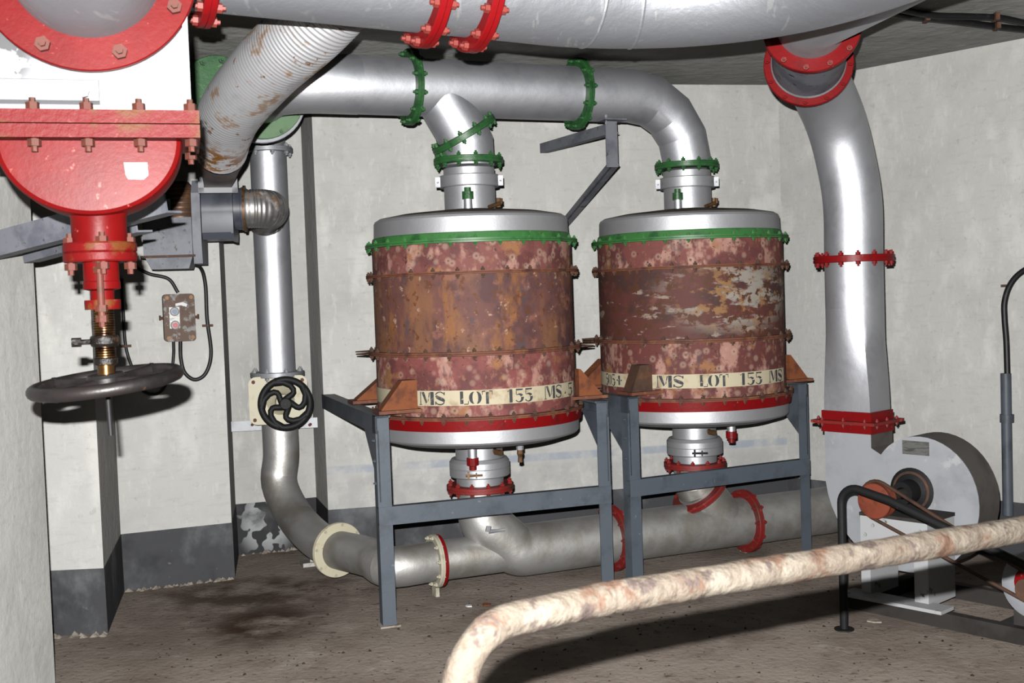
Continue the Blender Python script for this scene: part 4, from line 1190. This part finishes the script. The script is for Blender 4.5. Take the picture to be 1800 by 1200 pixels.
# ------------------------------------------------------------------ control box and cables on the recessed wall
def pw_(x, y, off=0.): return PV(x, y, A2 - wdn * off, wd)
c = pw_(315, 558, .05)
t = thing('control_box', 'rusty push-button control box on the white wall above the cable loop', 'control box', c - ZUP * .14)
b = MB()
hx, hz, cr = .086, .135, .02
pl = []
for sx, sz, a0 in ((1, 1, 0), (-1, 1, 90), (-1, -1, 180), (1, -1, 270)):
    for k in range(5):
        w = math.radians(a0 + 90 * k / 4); pl.append((sx * (hx - cr) + cr * math.cos(w), sz * (hz - cr) + cr * math.sin(w)))
b.prism(pl, c + wdn * .05, wd, ZUP, -wdn * .075); cb = b.build('case', 'box_rust', t)
fcx = c - wdn * .026
for sx in (-1, 1):
    for sz in (-1, 1):
        inst('screw', bolt_mesh(.012, .004, 'brass_dark'), fcx + wd * (sx * .066) + ZUP * (sz * .114), -wdn, cb)
b = MB(); b.box(fcx - wdn * .001 + ZUP * .0 - wd * .028 , wd * .028, wdn * .002, ZUP * .06); b.build('button_plate', 'plate', t)
for z_, m_ in ((.035, 'blue'), (-.042, 'button_red')):
    bo_ = MB().lathe(fcx - wd * .026 + ZUP * z_, -wdn, [(.001, .01), (.016, .01), (.016, .0), (.001, .0)], 20).build('button', m_, t)
    MB().lathe(fcx - wd * .026 + ZUP * z_, -wdn, [(.018, .001), (.026, .001), (.025, .012), (.019, .012)], 24, True).build('button_ring', 'dark_fan', bo_)
b = MB(); b.prism([(-.02, .08), (.02, .088), (.045, .075), (.04, .06), (.01, .07), (-.02, .066)], fcx - wdn * .001, wd, ZUP, -wdn * .002); b.build('paper_tape', 'wht', t)
for sx in (-1, 1):
    b = MB(); b.tube([c + wd * (sx * .085) , c + wd * (sx * .108)], .008, 8); b.tube([c + wd * (sx * .105) - ZUP * .012, c + wd * (sx * .105) + ZUP * .016], .006, 8); b.build('fixing_lug', 'rust_dark', t)
def cable(pts, r, name, label, clips=()):
    t = thing(name, label, 'cable', pts[-1])
    MB().tube(smooth(pts, 8), r, 10).build('cable_run', 'black_rubber', t, 60)
    for p, d in clips:
        b = MB(); b.box(p, V(d).normalized() * .03, wdn * .008, ZUP * .007); b.build('clip', 'rust_dark', t)
    return t
cable([pw_(228, 445, .1), pw_(236, 466, .05), pw_(262, 481, .03), (pw_(296, 490, .03)), pw_(313, 514, .03)], .010, 'electric_cable', 'black cable dropping from behind the valve into the control box top')
cable([mcx - RI * .07 + RN * .09 - ZUP * .05, pw_(303, 405, .22), pw_(309, 435, .2), pw_(330, 462, .15), pw_(352, 470, .05), pw_(361, 500, .02), pw_(364, 560, .02), pw_(371, 620, .02), pw_(362, 655, .02), pw_(343, 667, .02), pw_(325, 655, .02), pw_(318, 630, .02), pw_(317, 598, .03)],
      .011, 'electric_cable', 'black cable from the fan motor looping down under the control box', [(pw_(365, 572, .02), wd)])
cable([pw_(305, 598, .03), pw_(305, 625, .02), pw_(300, 655, .02), pw_(280, 690, .02), pw_(250, 685, .02), pw_(232, 645, .02), pw_(221, 608, .02), pw_(217, 555, .02), pw_(214, 490, .02)], .009, 'electric_cable',
      'thin black cable running from the control box behind the dark handwheel', [(pw_(221, 608, .02), wd)])
# hook hanging beside the riser flange
b = MB(); q = P(424, 240, 6.6); b.tube([q, P(424, 272, 6.6)], .006, 8); b.tube([P(417, 276, 6.6), P(428, 278, 6.6)], .012, 8)
tag(b.build('hanging_hook', 'rust_dark'), 'small rusty hook hanging beside the riser top flange', 'hook')

# ------------------------------------------------------------------ right wall conduit and ceiling cables
def rw(x, y, off=0.): return PV(x, y, A7 - E2 * off, E1)
t = thing('cable_conduit', 'black cable entering a grey steel conduit on the right wall', 'conduit', rw(1772, 900, .04))
MB().tube([rw(1768, 656, .045), rw(1772, 905, .045)], .029, 20).build('conduit', 'steel_blue', t)
MB().tube([rw(1770, 728, .045), rw(1770, 742, .045)], .038, 20).build('coupling', 'steel_blue', t)
MB().tube(smooth([rw(1860, 470, .04), rw(1825, 466, .04), rw(1796, 478, .04), rw(1776, 500, .04), rw(1766, 530, .04), rw(1766, 560, .04), rw(1769, 600, .04), rw(1771, 662, .045)], 6), .017, 12).build('cable_run', 'black_rubber', t, 60)
b = MB(); b.box(rw(1770, 502, .03), E1 * .03, E2 * .012, ZUP * .007); b.build('clip', 'rust_dark', t)
def ce(x, y): 
    p = PZ(x, y, CEIL - .025); return p
for k, (pts, lb) in enumerate((([(1540, 8), (1590, 18), (1640, 27), (1700, 29), (1755, 31), (1800, 40), (1860, 52)], 'upper black cable clipped along the ceiling beside the overhead duct'),
                               ([(1540, 18), (1590, 28), (1640, 33), (1700, 40), (1755, 47), (1800, 52), (1860, 60)], 'lower black cable clipped along the ceiling beside the overhead duct'))):
    t = thing('ceiling_cable', lb, 'cable', ce(*pts[3]))
    MB().tube(smooth([ce(*p) for p in pts], 5), .016, 10).build('cable_run', 'black_rubber', t, 60)
    for x, y in ((1628, 31), (1752, 45)) if k else ((1750, 30),):
        b = MB(); b.box(ce(x, y), V((.010, 0, 0)), V((0, .03, 0)), ZUP * .019); b.build('clip', 'rust_dark', t)

# ------------------------------------------------------------------ debris on the floor
def lump(b, c, r, rnd):
    vs = []
    for sx, sy, sz in ((1, 0, .1), (.3, .9, .15), (-.8, .5, .1), (-.6, -.8, .1), (.5, -.8, .12)):
        vs.append(c + V((sx * rnd.uniform(.6, 1.2), sy * rnd.uniform(.6, 1.2), 0)) * r)
    vs.append(c + V((rnd.uniform(-.3, .3), rnd.uniform(-.3, .3), rnd.uniform(.5, .9))) * r)
    b.add(vs, [(0, 1, 5), (1, 2, 5), (2, 3, 5), (3, 4, 5), (4, 0, 5), (4, 3, 2, 1, 0)])
rnd = random.Random(11)
b = MB()
for p, q, n in ((A0, A1, 60), (A2, A3, 60), (A4, A5, 24)):
    d = (q - p); nrm = V((d.y, -d.x, 0)).normalized()
    for _ in range(n):
        u_ = rnd.random() ** (.5 if p is A0 else 1)
        lump(b, p + d * u_ + nrm * rnd.uniform(.012, .05), rnd.uniform(.008, .026), rnd)
o = b.build('plaster_crumbs', 'crumb'); o['kind'] = 'stuff'; tag(o, 'pale plaster crumbs fallen along the foot of the left walls', 'rubble')
b = MB()
for _ in range(520):
    lump(b, V((rnd.uniform(-1.75, 2.1), rnd.uniform(3.9, 6.35), 0)), rnd.choice((.004, .005, .007, .010)), rnd)
o = b.build('floor_grit', 'grit'); o['kind'] = 'stuff'; tag(o, 'dark grit scattered over the dirty concrete floor', 'grit')
for (x, y, r, m_, lb) in ((1536, 1092, .045, 'crumb', 'broken pale plaster flake on the floor by the belt guard foot'),
                          (824, 1066, .022, 'wht', 'small white paint flake on the floor in front of the floor pipe'),
                          (855, 1063, .03, 'rust_orange', 'ochre flake on the floor beside the small white one')):
    b = MB(); c = PZ(x, y, 0)
    pl = [(r * rnd.uniform(.6, 1.2) * math.cos(a), r * rnd.uniform(.6, 1.1) * math.sin(a)) for a in (0, .9, 1.9, 2.8, 3.9, 5.1)]
    b.prism(pl, c + ZUP * .001, U, W, ZUP * .006)
    tag(b.build('floor_flake', m_), lb, 'flake')
